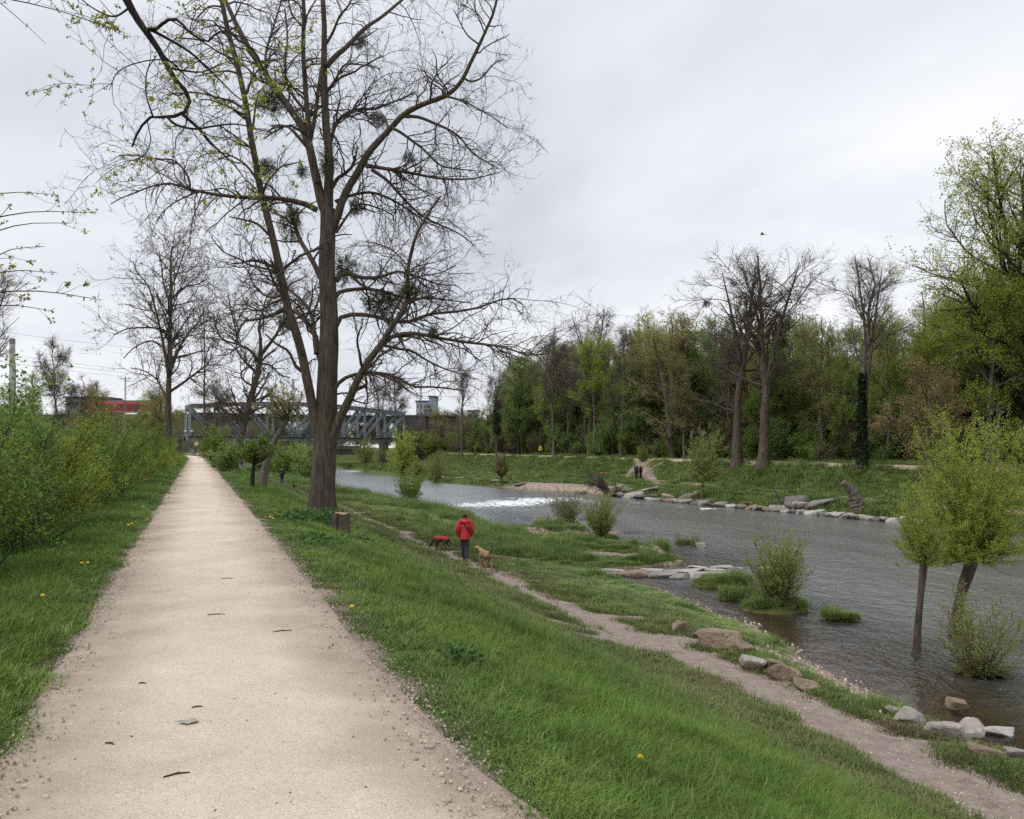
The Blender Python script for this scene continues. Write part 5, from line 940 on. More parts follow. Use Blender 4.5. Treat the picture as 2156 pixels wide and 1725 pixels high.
# masonry under both ends
def worldbox(name, label, cat, m, u0, u1, Y, z0, z1, th, rz=0.):
    x0, x1 = (u0-HU)/F*Y, (u1-HU)/F*Y; b = MB(); b.box((x0, Y, z0), (x1, Y+th, z1)); o = b.obj(name, m); tag(o, label, cat); return o
ab = thing('stone_abutment', 'dark masonry abutment with arched opening at the right end of the bridge', 'abutment', (-24.3, 192, 0), math.radians(-8))
b = MB(); W0, W1, ar = -2.6, 4.2, (-.6, 1.0)
b.box((W0, 0, -1.2), (ar[0], 6, 8.55)); b.box((ar[1], 0, -1.2), (W1, 6, 8.55)); pts = [(ar[0]+(ar[1]-ar[0])*(.5-.5*math.cos(a)), 2.0+.8*math.sin(a)) for a in np.linspace(0, math.pi, 9)]
for (xa, za), (xb, zb) in zip(pts[:-1], pts[1:]):
    b.add([(xa, 0, za), (xb, 0, zb), (xb, 0, 8.55), (xa, 0, 8.55), (xa, 6, za), (xb, 6, zb), (xb, 6, 8.55), (xa, 6, 8.55)], [(0, 1, 2, 3), (7, 6, 5, 4), (0, 4, 5, 1), (3, 2, 6, 7)])
b.obj('wall', stone, ab)
r = np.random.default_rng(8); blocks = [0]
bl = MB(); bl.box((0, -.06, 0), (1.1, .05, .42)); blm = bl.build('stone', stone); k = 0
for row in range(19):
    for c_ in range(6):
        x = W0+.02+c_*1.13+(.5 if row % 2 else 0); z = -1.0+row*.5
        if x+1.1 > W1 or (x+1.1 > ar[0] and x < ar[1] and z < 3.0): continue
        o = link('stone', blm, ab, (x, r.uniform(-.02, .02), z)); 
b = MB(); b.box((W0-.15, -.2, 8.553), (W1+7, 6.2, 8.95)); b.obj('coping', stone, ab)
b = MB(); b.box((W1+.003, .4, -1.2), (W1+7, 6, 8.55)); b.obj('wing_wall', stone, ab)
pa = thing('bridge_abutment', 'dark stone abutment under the left end of the bridge beside the path', 'abutment', (-60.6, 150.5, 0), math.atan2(ax[1], ax[0]))
b = MB(); b.box((-7, -.6, -.5), (-.4, 6, 2.62)); b.obj('wall', stone, pa); b = MB(); b.box((-7.2, -.8, 2.623), (-.2, 6.2, 2.95)); b.obj('coping', stone, pa)
b = MB(); b.beam((-7, -.8, 3.9), (-.2, -.8, 3.9), .06, .06); b.beam((-7, -.8, 3.45), (-.2, -.8, 3.45), .05, .05)
for x in np.arange(-7, 0, 1.3): b.beam((x, -.8, 2.95), (x, -.8, 3.9), .05, .05)
b.obj('railing', rail_m, pa)
px, py = (657-HU)/F*168, 168
pr = thing('bridge_pier', 'pale concrete pier under the bridge left of the big trunk', 'pier', (px-.6, py, gz(px, py))); b = MB(); b.tube([(0, 0, -.5), (0, 0, 4.3)], [.75, .7], 10, sc=(1, 1.6)); b.obj('shaft', concrete, pr); b = MB(); b.box((-1, -1.3, 4.303), (1, 1.3, 4.7)); b.obj('cap', concrete, pr)
gp = mat('dark_paint', (.03, .03, .035), (.05, .05, .05), 4, .7); b = MB(); b.box((.1, -1.155, 1.2), (.5, -1.14, 2.4)); b.box((-.35, -1.16, .6), (.1, -1.145, 1.3)); b.obj('dark_stain', gp, pr)
pr = thing('painted_pillar', 'pale pillar with dark painted marks behind the foot of the leaning tree', 'pillar', P(510, 968, 105)-np.array([0, 0, 2.2])); b = MB(); b.tube([(0, 0, -1), (0, 0, 5.2)], [.42, .4], 10); b.obj('shaft', concrete, pr); b = MB(); b.box((-.25, -.445, 2.6), (.05, -.42, 3.4)); b.box((-.1, -.44, 1.6), (.2, -.415, 2.1)); b.box((.1, -.44, 3.6), (.25, -.41, 4.3)); b.obj('painted_mark', gp, pr)
# plate girder viaduct behind and the low road bridge
vb = thing('girder_bridge', 'dark girder railway bridge seen behind the truss bridge', 'bridge', (-70, 178, 0), math.atan2(24, 46)); b = MB(); b.box((0, 0, 7.3), (53, .5, 8.9)); b.obj('girder', steel_d, vb); b = MB(); b.box((0, -.25, 8.903), (53, 4, 9.0)); b.obj('deck', steel_d, vb)
for x in np.arange(0.6, 53, 2.2): b = MB(); b.box((x, -.2, 7.3), (x+.12, 0-.002, 8.9)); b.obj('stiffener', steel_d, vb)
for x in (9, 26, 44): b = MB(); b.box((x, .2, -2), (x+1.2, 3.4, 7.297)); b.obj('pier', stone, vb)
Yr = 200; rb = thing('road_bridge', 'low concrete road bridge passing beneath the truss bridge', 'bridge', ((430-HU)/F*Yr, Yr, 0)); LR = (760-430)/F*Yr
b = MB(); b.box((0, 0, -.5), (LR, 7, .9)); b.obj('deck', mat('stained_concrete', (.13, .125, .118), (.08, .075, .07), 1, .9), rb); b = MB(); b.box((-.1, -.15, .903), (LR+.1, .25, 1.62)); b.obj('parapet', mat('parapet_concrete', (.2, .195, .185), (.13, .125, .12), 1, .9), rb); b = MB(); b.box((-.1, -.2, 1.623), (LR+.1, .3, 1.74)); b.obj('parapet_cap', concrete, rb)
for x in (6, 18, 30): b = MB(); b.box((x, 1, -5), (x+.9, 6, -.503)); b.obj('pier', concrete, rb)
# embankment carrying the train, train, masts, wires
em = MB(); em.add([(-150, 205, -1), (-62, 205, -1), (-62, 209, 9.75), (-150, 209, 9.75), (-62, 222, 9.75), (-150, 222, 9.75), (-62, 230, -1), (-150, 230, -1)], [(0, 1, 2, 3), (3, 2, 4, 5), (5, 4, 6, 7), (1, 6, 4, 2)]); tag(em.obj('embankment', mat('embankment_scrub', (.09, .1, .04), (.06, .05, .03), .6, .95, .4)), 'scrubby railway embankment behind the hedge', kind='structure')
red = mat('red_train_paint', (.33, .045, .042), (.27, .036, .034), 1, .5); dglass = mat('dark_window', (.025, .028, .035), (.04, .045, .05), 1, .15, spec=.6); white = mat('white_paint', (.75, .76, .76), (.62, .63, .63), 2, .5); black = mat('black_rubber', (.025, .025, .025), (.035, .035, .035), 4, .7)
Yt = 212; z0 = 1.6+70/F*Yt; trn = thing('red_train', 'red passenger train standing on the embankment behind the trees', 'train', ((254-HU)/F*Yt, Yt, z0)); b = MB(); pr_ = [(-1.4, .1), (-1.4, 2.3), (-1.1, 3.0), (1.1, 3.0), (1.4, 2.3), (1.4, .1)]
V = [(x, y, z) for x in (-9, 9) for y, z in pr_]; b.add(V, [(0, 1, 7, 6), (1, 2, 8, 7), (3, 4, 10, 9), (4, 5, 11, 10), (5, 0, 6, 11)]); b.add(V, [(0, 5, 4, 3, 2, 1), (6, 7, 8, 9, 10, 11)]); b.obj('body', red, trn)
b = MB(); b.add([(-9, -1.12, 2.98), (9, -1.12, 2.98), (9, 0, 3.3), (-9, 0, 3.3), (9, 1.12, 2.98), (-9, 1.12, 2.98)], [(0, 1, 2, 3), (3, 2, 4, 5), (0, 3, 5), (1, 4, 2)][:2]); b.obj('roof', steel_d, trn)
b = MB(); b.box((-9, -1.42, .12), (9, -1.403, .25)); b.obj('stripe', white, trn)
for x in np.arange(-8, 8, 2.0): b = MB(); b.box((x, -1.415, 1.25), (x+1.3, -1.38, 2.0)); b.obj('window', mat('reddish_window', (.2, .06, .06), (.12, .04, .045), 1, .2) if x == -8 else bpy.data.materials['reddish_window'], trn)
for x in (-4.6, 4.2): b = MB(); b.box((x, -1.43, .4), (x+.7, -1.4, 2.15)); b.obj('door', dglass, trn)
for x in (-6.6, -5, 5, 6.6):
    b = MB(); b.tube([(x, -.9, -.38), (x, -.7, -.38)], [.44, .44], 14); b.obj('wheel', black, trn)
mastm = mat('mast_steel', (.2, .21, .21), (.12, .13, .13), 4, .7)
def mast(u, Y, vt, vb, label, arm=1.6):
    p = P(u, vb, Y); h = (vb-vt)*Y/F; t = thing('catenary_mast', label, 'mast', p, 0, 'catenary masts of the railway'); b = MB()
    for s in (-.18, .18): b.beam((s, 0, -1), (s*.5, 0, h), .1, .1)
    for z in np.arange(0, h-.3, .7): b.beam((-.17, 0, z), (.17, 0, z+.6), .05, .05)
    b.obj('lattice_pole', mastm, t); b = MB(); b.beam((-arm, 0, h-.4), (arm, 0, h-.4), .09, .09); b.beam((0, 0, h-1.2), (arm*.8, 0, h-.45), .05, .05); b.obj('arm', mastm, t); return P(u, vt, Y)
mast(264, 190, 794, 872, 'steel lattice mast in front of the red train'); mast(886, 188, 802, 880, 'thin steel mast standing on the embankment right of the bridge', 1.0); mast(736, 200, 806, 870, 'slim mast behind the right half of the bridge', .7); mast(618, 205, 798, 852, 'slim mast behind the bridge left of the big trunk', .7)
for k, (a, b_) in enumerate((((-60, 735, 150), (420, 790, 190)), ((-60, 742, 150), (420, 797, 190)), ((-60, 752, 152), (420, 806, 192)), ((-60, 690, 150), (520, 752, 190)), ((560, 812, 190), (1010, 836, 200)))):
    p, q = P(*a), P(*b_); n = 16; s = np.linspace(0, 1, n)[:, None]; c = p*(1-s)+q*s; c[:, 2] -= 1.2*4*(s*(1-s))[:, 0]*.5; b = MB(); b.tube(c, np.full(n, .022), 4, cap=False)
    tag(b.obj('overhead_wire', mastm), ['highest but one of the wires over the hedge', 'middle wire of the three close ones over the hedge', 'lowest overhead wire over the hedge', 'topmost thin overhead wire left of the big tree', 'overhead wire right of the big trunk above the bridge'][k], 'wire', 'overhead wires')
# chimney, low houses, blue fronted building
cp = P(26, 812, 230); ch = thing('chimney', 'pale concrete factory chimney at the left edge behind the trees', 'chimney', (cp[0], cp[1], 0)); hz_ = EYE+(HV-713)/F*230; b = MB(); b.tube([(0, 0, -2), (0, 0, hz_*.5), (0, 0, hz_-1.6)], [1.05, .85, .72], 20); b.obj('shaft', mat('chimney_concrete', (.55, .55, .56), (.45, .45, .46), .6, .9), ch, True); b = MB(); b.tube([(0, 0, hz_-1.6), (0, 0, hz_)], [.76, .74], 20); b.obj('dark_top', mat('sooty_concrete', (.3, .3, .31), (.22, .22, .23), 1, .9), ch, True)
def house(u0, u1, vt, Y, dep, label, wm, rows, cols, flat=True, wc=None, name='building'):
    x0, x1 = (u0-HU)/F*Y, (u1-HU)/F*Y; zt = EYE+(HV-vt)/F*Y; t = thing(name, label, 'building', ((x0+x1)/2, Y, 0)); w = (x1-x0)/2; b = MB(); b.box((-w, 0, -2), (w, dep, zt)); b.obj('wall', wm, t); b = MB(); b.box((-w-.3, -.3, zt+.003), (w+.3, dep+.3, zt+.4)); b.obj('roof', steel_d if flat else stone, t)
    for i in range(rows):
        for j in range(cols):
            ww = 2*w/cols; xa = -w+ww*(j+.22); za = zt-1.0-2.9*i-1.3; b = MB(); b.box((xa, -.06, za), (xa+ww*.56, .04, za+1.4)); f = b.obj('window', white, t); b = MB(); b.box((xa+.09, -.075, za+.09), (xa+ww*.56-.09, -.062, za+1.31)); b.obj('pane', wc or dglass, f)
    return t
hw = mat('grey_render', (.34, .34, .36), (.28, .28, .3), .8, .9); hb = mat('brown_cladding', (.2, .13, .1), (.14, .09, .075), 1, .9); blue = mat('blue_glass', (.14, .3, .62), (.1, .22, .5), .5, .2, spec=.6); pale = mat('pale_facade', (.5, .5, .5), (.42, .42, .43), .6, .8)
house(138, 222, 838, 245, 10, 'grey flat roofed house half hidden behind the hedge', hw, 2, 5); house(196, 232, 842, 243, 9, 'brown clad house beside the grey flat roofed one', hb, 2, 3)
house(876, 906, 846, 290, 14, 'pale grey office block right of the bridge', pale, 3, 4); house(903, 917, 836, 280, 10, 'narrow building with bright blue glass front right of the bridge', hw, 3, 2, wc=blue, name='blue_fronted_building')
house(985, 1008, 866, 290, 10, 'white low building behind the embankment trees', white, 2, 4)

# ------------------------------------------------------------------ cars
def car(name, label, loc, rz, paint, group=None):
    t = thing(name, label, 'car', loc, rz, group); prof = [(-2.1, .35), (-2.15, .75), (-1.95, .92), (-1.3, 1.0), (-.75, 1.42), (.75, 1.46), (1.45, 1.05), (2.0, .95), (2.12, .7), (2.1, .35)]
    b = MB(); n = len(prof); V = []
    for y, f in ((-.86, 1), (.86, 1)): V += [(x, y*(.82 if z > 1.1 else 1), z) for x, z in prof]
    b.add(V, [(i, i+1, n+i+1, n+i) for i in range(n-1)]+[(n-1, 0, n, 2*n-1)]); b.add(V, [tuple(range(n))[::-1], tuple(range(n, 2*n))]); b.obj('body', paint, t)
    for s in (-1, 1):
        y = .87*s*.84; b = MB(); q = [(-1.12, 1.02), (-.7, 1.36), (.1, 1.39), (.1, 1.02)]; q2 = [(.18, 1.02), (.18, 1.39), (.7, 1.39), (1.25, 1.04)]
        for w in (q, q2): b.add([(x, y+s*(.13 if z < 1.1 else -.005), z) for x, z in w], [(0, 1, 2, 3)])
        b.obj('side_window', dglass, t)
        for x in (-1.3, 1.3): b = MB(); b.tube([(x, s*.72, .32), (x, s*.9, .32)], [.32, .32], 14); wv = b.obj('wheel', black, t); b = MB(); b.tube([(x, s*.905, .32), (x, s*.915, .32)], [.19, .19], 10); b.obj('rim', steel, wv)
        b = MB(); b.box((2.03, s*.62-.15, .68), (2.13, s*.62+.15, .82)); b.obj('headlight', white, t); b = MB(); b.box((-2.16, s*.64-.12, .72), (-2.08, s*.64+.12, .88)); b.obj('taillight', red, t)
    b = MB(); b.add([(-1.27, -.68, 1.03), (-1.27, .68, 1.03), (-.8, .66, 1.39), (-.8, -.66, 1.39)], [(0, 1, 2, 3)]); b.add([(1.42, -.7, 1.08), (.8, -.68, 1.44), (.8, .68, 1.44), (1.42, .7, 1.08)], [(0, 1, 2, 3)]); o = b.obj('windscreen', dglass, t); o.location = (0, 0, .012)
    return t
cw = mat('white_car_paint', (.8, .81, .82), (.74, .75, .76), .5, .3, spec=.5); cg = mat('silver_car_paint', (.42, .44, .46), (.38, .4, .42), .5, .3, metal=.5)
car('white_car', 'white car driving on the low road bridge left of the big trunk', ((654-HU)/F*202.6, 202.6, .9), math.pi, cw)
for k, (t_, Y) in enumerate(((-8.6, 11.5), (-8.4, 19), (-11.6, 27), (-8.5, 38))):
    x = XX(t_, Y); car('parked_car', ['white car glimpsed through the nearest hedge stems', 'silver car hidden behind the third hedge shrub', 'white car on the road behind the middle of the hedge', 'silver car farther along the road behind the hedge'][k], (x, Y, -1.25), math.radians(111), cw if k % 2 == 0 else cg, 'cars behind the hedge')
# lamp, sign, bin and low barrier where the path bends
lp = P(397, 962, 118); lp[2] = gz(lp[0], lp[1]); t = thing('street_lamp', 'street lamp with two white heads in front of the left bridge posts', 'street lamp', lp); hl = EYE+(HV-909)/F*118-lp[2]; b = MB(); b.tube([(0, 0, -.2), (0, 0, hl)], [.07, .05], 8); b.beam((-.45, 0, hl), (.45, 0, hl), .05, .05); b.obj('pole', mastm, t)
for s in (-.47, .47): b = MB(); b.tube([(s-.22, 0, hl+.02), (s, 0, hl+.1), (s+.22, 0, hl+.02)], [.05, .13, .05], 8); b.obj('lamp_head', white, t)
sp = G(418, 968, 60); t = thing('path_sign', 'small white sign with orange edge on a thin blue grey pole by the path bend', 'sign', sp); hs = (968-937)/F*sp[1]+.4; b = MB(); b.tube([(0, 0, -.1), (0, 0, hs)], [.035, .035], 8); b.obj('pole', mat('blue_grey_paint', (.3, .42, .48), (.25, .35, .4), 3, .5), t); b = MB(); b.box((-.42, -.05, hs-.5), (.02, -.036, hs-.06)); f = b.obj('sign_plate', white, t); b = MB(); b.box((-.48, -.052, hs-.5), (-.423, -.034, hs-.06)); b.obj('orange_edge', mat('orange_paint', (.75, .25, .06), (.65, .2, .05), 2, .5), f)
bp_ = G(405, 960, 60); t = thing('litter_bin', 'slim grey bin beside the path at the bend', 'bin', bp_); b = MB(); b.tube([(0, 0, -.1), (0, 0, .85)], [.2, .22], 12); b.obj('body', concrete, t); b = MB(); b.tube([(0, 0, .9), (0, 0, .97)], [.28, .26], 12); b.obj('lid', steel, t)
t = thing('low_barrier', 'low grey rail barrier right of the path bend', 'barrier', bp_+np.array([.6, .3, 0])); b = MB(); b.beam((0, 0, .5), (2.4, 0, .42), .12, .1); b.obj('rail', concrete, t)
for x in (.2, 2.2): b = MB(); b.box((x, -.06, -.2), (x+.12, .06, .42)); b.obj('post', concrete, t)

# ------------------------------------------------------------------ stump, snags, rocks
cut = mat('cut_wood', (.33, .25, .18), (.24, .18, .13), 6, .9, .3); b0 = G(718, 1133)
n = 40; an = np.arange(n)*2*np.pi/n; rows = []
for z, f in ((-.3, 1.25), (0, 1.15), (.15, 1.03), (.35, .97), (.62, .95)): rows.append(np.stack([np.cos(an)*.215*f*(1+.09*np.cos(an*7+1)+.05*np.cos(an*13)), np.sin(an)*.2*f*(1+.09*np.cos(an*7+1)+.05*np.cos(an*13)), z+0*an+(.02*np.cos(an*3) if z > .5 else 0)], 1))
st = thing('tree_stump', 'sawn off furrowed tree stump at the right foot of the big trunk', 'stump', b0); i = np.arange(5*n).reshape(5, n); q = np.stack([i[:-1], np.roll(i, -1, 1)[:-1], np.roll(i, -1, 1)[1:], i[1:]], -1).reshape(-1, 4)
link('side', mesh_np('side', np.concatenate(rows), [q], bark, smooth=False), st); b = MB(); b.add(rows[-1]*np.array([.99, .99, 1])+np.array([0, 0, .004]), [list(range(n))]); b.obj('cut_face', cut, st)
def logobj(name, label, pts, rad, m, k=10, seed=0, cat='log'):
    p = smoothline(np.array(pts, float), 22); rr_ = np.interp(np.linspace(0, 1, 22), np.linspace(0, 1, len(rad)), rad); Vl, Fl = tubes((p-p[0])[None], rr_[None], k); rg_ = np.random.default_rng(seed); Vl = Vl.reshape(22, k, 3); c = (p-p[0])[:, None]; Vl = c+(Vl-c)*(1+.35*(rg_.random((22, k, 1))-.5)); b = MB(); b.add(Vl.reshape(-1, 3), Fl); b.add(Vl[-1], [list(range(k))]); o = b.obj(name, m); o.location = p[0]; return tag(o, label, cat)
g0 = G(1806, 1078); Yg = g0[1]; logobj('dead_trunk', 'broken dead trunk leaning left on the far bank at the waterline', [g0-np.array([0, 0, .3]), P(1803, 1055, Yg), P(1797, 1040, Yg), P(1785, 1025, Yg), P(1775, 1015, Yg)], [.55, .48, .42, .3, .22], bark_grey, 10, 1)
g0 = G(1650, 1068); Yg = g0[1]; logobj('leaning_pole', 'thin dead stem leaning left out of the far bank rocks', [g0-np.array([0, 0, .3]), P(1640, 1050, Yg), P(1631, 1031, Yg)], [.13, .1, .07], bark_grey, 8, 2)
g0 = G(1283, 1046); Yg = g0[1]; dl = thing('driftwood_root', 'washed up tree root with branches beside the far gravel bar', 'driftwood', g0)
p = Plant(); Q = np.array([smoothline(np.array(a)-g0, 12) for a in ([g0-np.array([0, 0, .3]), P(1275, 1028, Yg), P(1262, 1012, Yg-.5)], [g0, P(1292, 1035, Yg), P(1298, 1024, Yg)], [P(1270, 1030, Yg), P(1255, 1022, Yg), P(1238, 1016, Yg)], [P(1266, 1022, Yg), P(1250, 1008, Yg), P(1240, 1000, Yg)])]); R_ = np.array([np.linspace(a, b_, 12) for a, b_ in ((.42, .2), (.4, .12), (.14, .03), (.1, .02))]); p.tubes(Q, R_, 8); link('trunk', p.build('trunk', [bark_grey]), dl)
p = Plant(); Q1, R1 = spawn(Q, R_, 90, np.random.default_rng(9), .3, 1, (20, 80), (.8, 2.2), 6, .2, .02, .3, plen=False, rmin=.018); p.tubes(Q1, R1, 4); link('twigs', p.build('twigs', [twig]), dl)
rk = {'slab': mat('weir_slab', (.5, .475, .44), (.3, .275, .25), 3, .85, .8, 16, rand=.12), 'tan': mat('tan_rock', (.34, .26, .19), (.17, .125, .09), 3, .9, 1.0, 16, rand=.12), 'pale': mat('pale_rock', (.43, .39, .35), (.22, .2, .175), 3, .9, 1.0, 16, rand=.15), 'grey': mat('grey_rock', (.24, .22, .205), (.12, .11, .1), 2.5, .9, 1.0, 14, rand=.2), 'white': mat('white_slab', (.47, .45, .425), (.33, .31, .29), 3, .85, .3, 14)}
def rock(u, v, w, h, d, m, seed, label, rz=0, z=None, group=None, name='rock', sink=.45, tilt=0., jag=.6):
    """w, h: size in photo pixels; d: depth as a share of the width"""
    q = G(u, v) if z is None else np.array([*pix_w(u, v, z), z]); s = q[1]/F; me = rockmesh(seed, 9, w*s*1.15, w*s*d*1.1, h*s*(1+sink)*.92, rk[m], 'rock', 4 if w > 30 and q[1] < 40 else 3)
    o = link(name, me); o.location = (q[0], q[1], q[2]+h*s*.42*(1-sink)); o.rotation_euler = (0, tilt, rz); return tag(o, label, 'rock', group)
for k, a in enumerate(((1434, 1332, 36, 26, .6, 'tan', 'pointed tan rock at the upper end of the near rock row', .3, None, .5), (1478, 1342, 40, 16, .7, 'tan', 'low flat rock between the pointed one and the big one', .1, None, 0), (1515, 1362, 92, 40, .75, 'tan', 'biggest tan rock of the near row, smooth rounded top', .2, None, .1), (1572, 1378, 56, 24, .7, 'tan', 'dark side tan rock right of the biggest one', .35, None, .25),
        (1584, 1405, 50, 28, .8, 'pale', 'pale rounded rock half in the grass below the biggest one', -.2, None, .1), (1628, 1408, 44, 22, .7, 'tan', 'tan rock at the top of the gravel shore', .4, None, .3), (1652, 1428, 76, 30, .7, 'tan', 'long tan rock slab leaning on the gravel shore', .2, None, .35), (1700, 1452, 60, 22, .6, 'tan', 'low tan rock at the lower end of the gravel shore', .1, None, .25), (1690, 1408, 54, 12, .3, 'pale', 'thin upright pale stone edge on the gravel shore', .5, None, .5),
        (1880, 1502, 40, 16, .7, 'pale', 'small rock starting the pale rock group at the lower right', .4, None, .2), (1922, 1522, 86, 30, .7, 'pale', 'flat whitish rock with tapering right end at the lower right', .3, None, .25), (1985, 1548, 72, 34, .8, 'pale', 'grey brown block in the lower right rock group', -.1, None, .05), (2045, 1556, 68, 42, .75, 'pale', 'tall pale block in the middle of the lower right rock group', .2, None, 0),
        (2104, 1546, 66, 17, .6, 'white', 'whitest rock behind the others at the lower right waterline', .2, WATER, .1), (2078, 1590, 76, 20, .7, 'tan', 'low rock in front of the lower right group', .1, None, .2), (2135, 1598, 50, 26, .7, 'pale', 'rock cut by the right edge of the photo', .3, None, .1), (2017, 1492, 40, 22, .8, 'tan', 'single rock lying in the water at the lower right', .2, WATER, .2), (1474, 1153, 22, 12, .8, 'pale', 'single pale stone beside the scrappy bush in mid stream', .2, WATER, .1))):
    rock(a[0], a[1], a[2], a[3], a[4], a[5], 200+k, a[6], a[7], a[8], None, 'rock', .5, a[9])
SL = ((1195, 1203, 66, 10, 'pale'), (1240, 1203, 40, 9, 'pale'), (1292, 1207, 62, 15, 'pale'), (1260, 1212, 40, 10, 'grey'), (1332, 1212, 56, 20, 'tan'), (1372, 1202, 54, 8, 'pale'), (1395, 1214, 62, 16, 'grey'), (1440, 1203, 84, 9, 'pale'), (1432, 1217, 44, 15, 'grey'), (1485, 1214, 92, 17, 'pale'), (1470, 1195, 46, 7, 'white'), (1500, 1200, 54, 6, 'white'), (1520, 1196, 50, 10, 'white'), (1602, 1203, 36, 6, 'pale'))
SLl = ['leftmost', 'second from the left', 'third from the left', 'low grey one under the third', 'roundest tan', 'flat one behind the roundest', 'grey one right of the roundest', 'longest thin', 'rounded grey one below the longest', 'big front one at the right', 'back left one of the white trio', 'thin middle one of the white trio', 'rightmost of the white trio', 'lone one near the willow bush']
for k, (u, v, w, h, m) in enumerate(SL): rock(u, v+2, w*.95, h*.85, .55, {'pale': 'slab', 'white': 'slab', 'grey': 'pale', 'tan': 'tan'}[m], 240+k, 'flat stone slab of the small weir, '+SLl[k], rng.uniform(-.15, .15), WATER-.02, 'stone slabs of the small weir', 'stone_slab', .35, rng.uniform(-.05, .05), .55)
FR = ((1225, 1045, 30, 9, 'tan'), (1290, 1052, 26, 10, 'grey'), (1305, 1046, 30, 10, 'pale'), (1322, 1037, 40, 9, 'pale'), (1338, 1050, 62, 17, 'pale'), (1315, 1030, 30, 7, 'pale'), (1366, 1035, 48, 13, 'white'), (1378, 1050, 34, 12, 'grey'), (1412, 1052, 42, 13, 'pale'), (1450, 1052, 52, 17, 'grey'), (1468, 1046, 26, 16, 'tan'), (1492, 1060, 40, 14, 'grey'), (1520, 1064, 40, 10, 'pale'), (1540, 1066, 24, 8, 'grey'), (1562, 1068, 30, 8, 'grey'), (1594, 1072, 34, 9, 'tan'), (1578, 1064, 26, 8, 'tan'),
      (1632, 1076, 40, 20, 'pale'), (1655, 1076, 28, 14, 'pale'), (1680, 1074, 46, 18, 'pale'), (1665, 1082, 26, 8, 'white'), (1700, 1082, 26, 10, 'pale'), (1715, 1084, 52, 13, 'white'), (1735, 1068, 70, 24, 'grey'), (1790, 1070, 72, 20, 'grey'), (1748, 1090, 30, 12, 'pale'), (1765, 1078, 30, 14, 'pale'), (1784, 1090, 26, 16, 'white'), (1808, 1094, 36, 14, 'white'), (1845, 1098, 30, 8, 'grey'))
FR = FR[:23]+tuple((u-60 if u < 1800 else u-40, v, w, h, m) for u, v, w, h, m in FR[23:])+((1782, 1096, 44, 15, 'pale'), (1806, 1098, 38, 14, 'pale'), (1826, 1101, 36, 14, 'pale'), (1842, 1106, 26, 7, 'white'), (1868, 1105, 24, 9, 'white'), (1892, 1108, 56, 16, 'white'), (1925, 1112, 40, 14, 'pale'), (1955, 1112, 44, 14, 'pale'), (1095, 1030, 30, 4, 'grey'), (1045, 1022, 26, 6, 'pale'), (1068, 1021, 24, 6, 'grey'), (1010, 1019, 22, 5, 'grey'), (940, 1016, 30, 5, 'pale'), (965, 1018, 30, 5, 'grey'), (785, 998, 24, 4, 'white'), (875, 1012, 22, 5, 'pale'))+tuple((u_, float(np.interp(u_, [1200, 1300, 1620, 1880], [1040, 1050, 1078, 1104])), 24+(u_*7) % 19, 8+(u_*3) % 7, ('pale', 'grey', 'pale', 'tan', 'white', 'grey')[(u_//7) % 6]) for u_ in range(1296, 1905, 19))
for k, (u, v, w, h, m) in enumerate(FR):
    lb = {6: 'big flat white slab lying on the far bank right of the root', 4: 'broad pale slab at the water right of the washed up root', 9: 'dark undercut rock left of the far pollard willow', 23: 'large grey boulder slab beside the leaning dead stem', 24: 'large grey slab right of the leaning dead stem'}.get(k, {'pale': 'pale angular rock in the row along the far waterline', 'grey': 'grey angular rock in the row along the far waterline', 'white': 'whitish rock in the row along the far waterline', 'tan': 'brownish rock in the row along the far waterline'}[m])
    Yw_ = np.linspace(45, 175, 500); uu = HU+F*XX(tF(Yw_), Yw_)/Yw_; Yk = np.interp(u, uu[::-1], Yw_[::-1]); vk = HV+(EYE-WATER)*F/Yk
    dv_ = np.interp(u, [1200, 1300, 1620, 1880], [1040, 1050, 1078, 1104]); q = np.array([(u-HU)/F*Yk, Yk]); off = (dv_-v)/F*Yk; Yq = Yk+max(0, off)*2.6-.3; xq = (u-HU)/F*Yq; s = Yk/F
    me = rockmesh(300+k, 11, w*s*.95, w*s*.75, h*s*1.1, rk[m], 'rock', 3, 22); o = link('rock', me); o.location = (xq, Yq, max(gz(xq, Yq), WATER)+h*s*.15); o.rotation_euler = (0, rng.uniform(-.2, .2), rng.uniform(-.4, .4)); tag(o, lb, 'rock', 'rocks along the far waterline' if k not in (4, 6, 9, 23, 24) else None)
for k, (u, v, w, h, m, lb) in enumerate(((930, 1068, 44, 9, 'tan', 'tan rock on the near waterline above the fan shaped bush'), (972, 1078, 36, 9, 'pale', 'pale rock on the near waterline right of the fan shaped bush'), (838, 1054, 60, 8, 'tan', 'long low bank stone left of the fan shaped bush'), (800, 1045, 40, 6, 'tan', 'low stone on the near waterline farther left'), (985, 1083, 24, 8, 'pale', 'small light stone in the bank grass above the red jacket'), (880, 1060, 40, 9, 'grey', 'grey stone at the foot of the fan shaped bush'))): rock(u, v, w, h, .6, m, 380+k, lb)

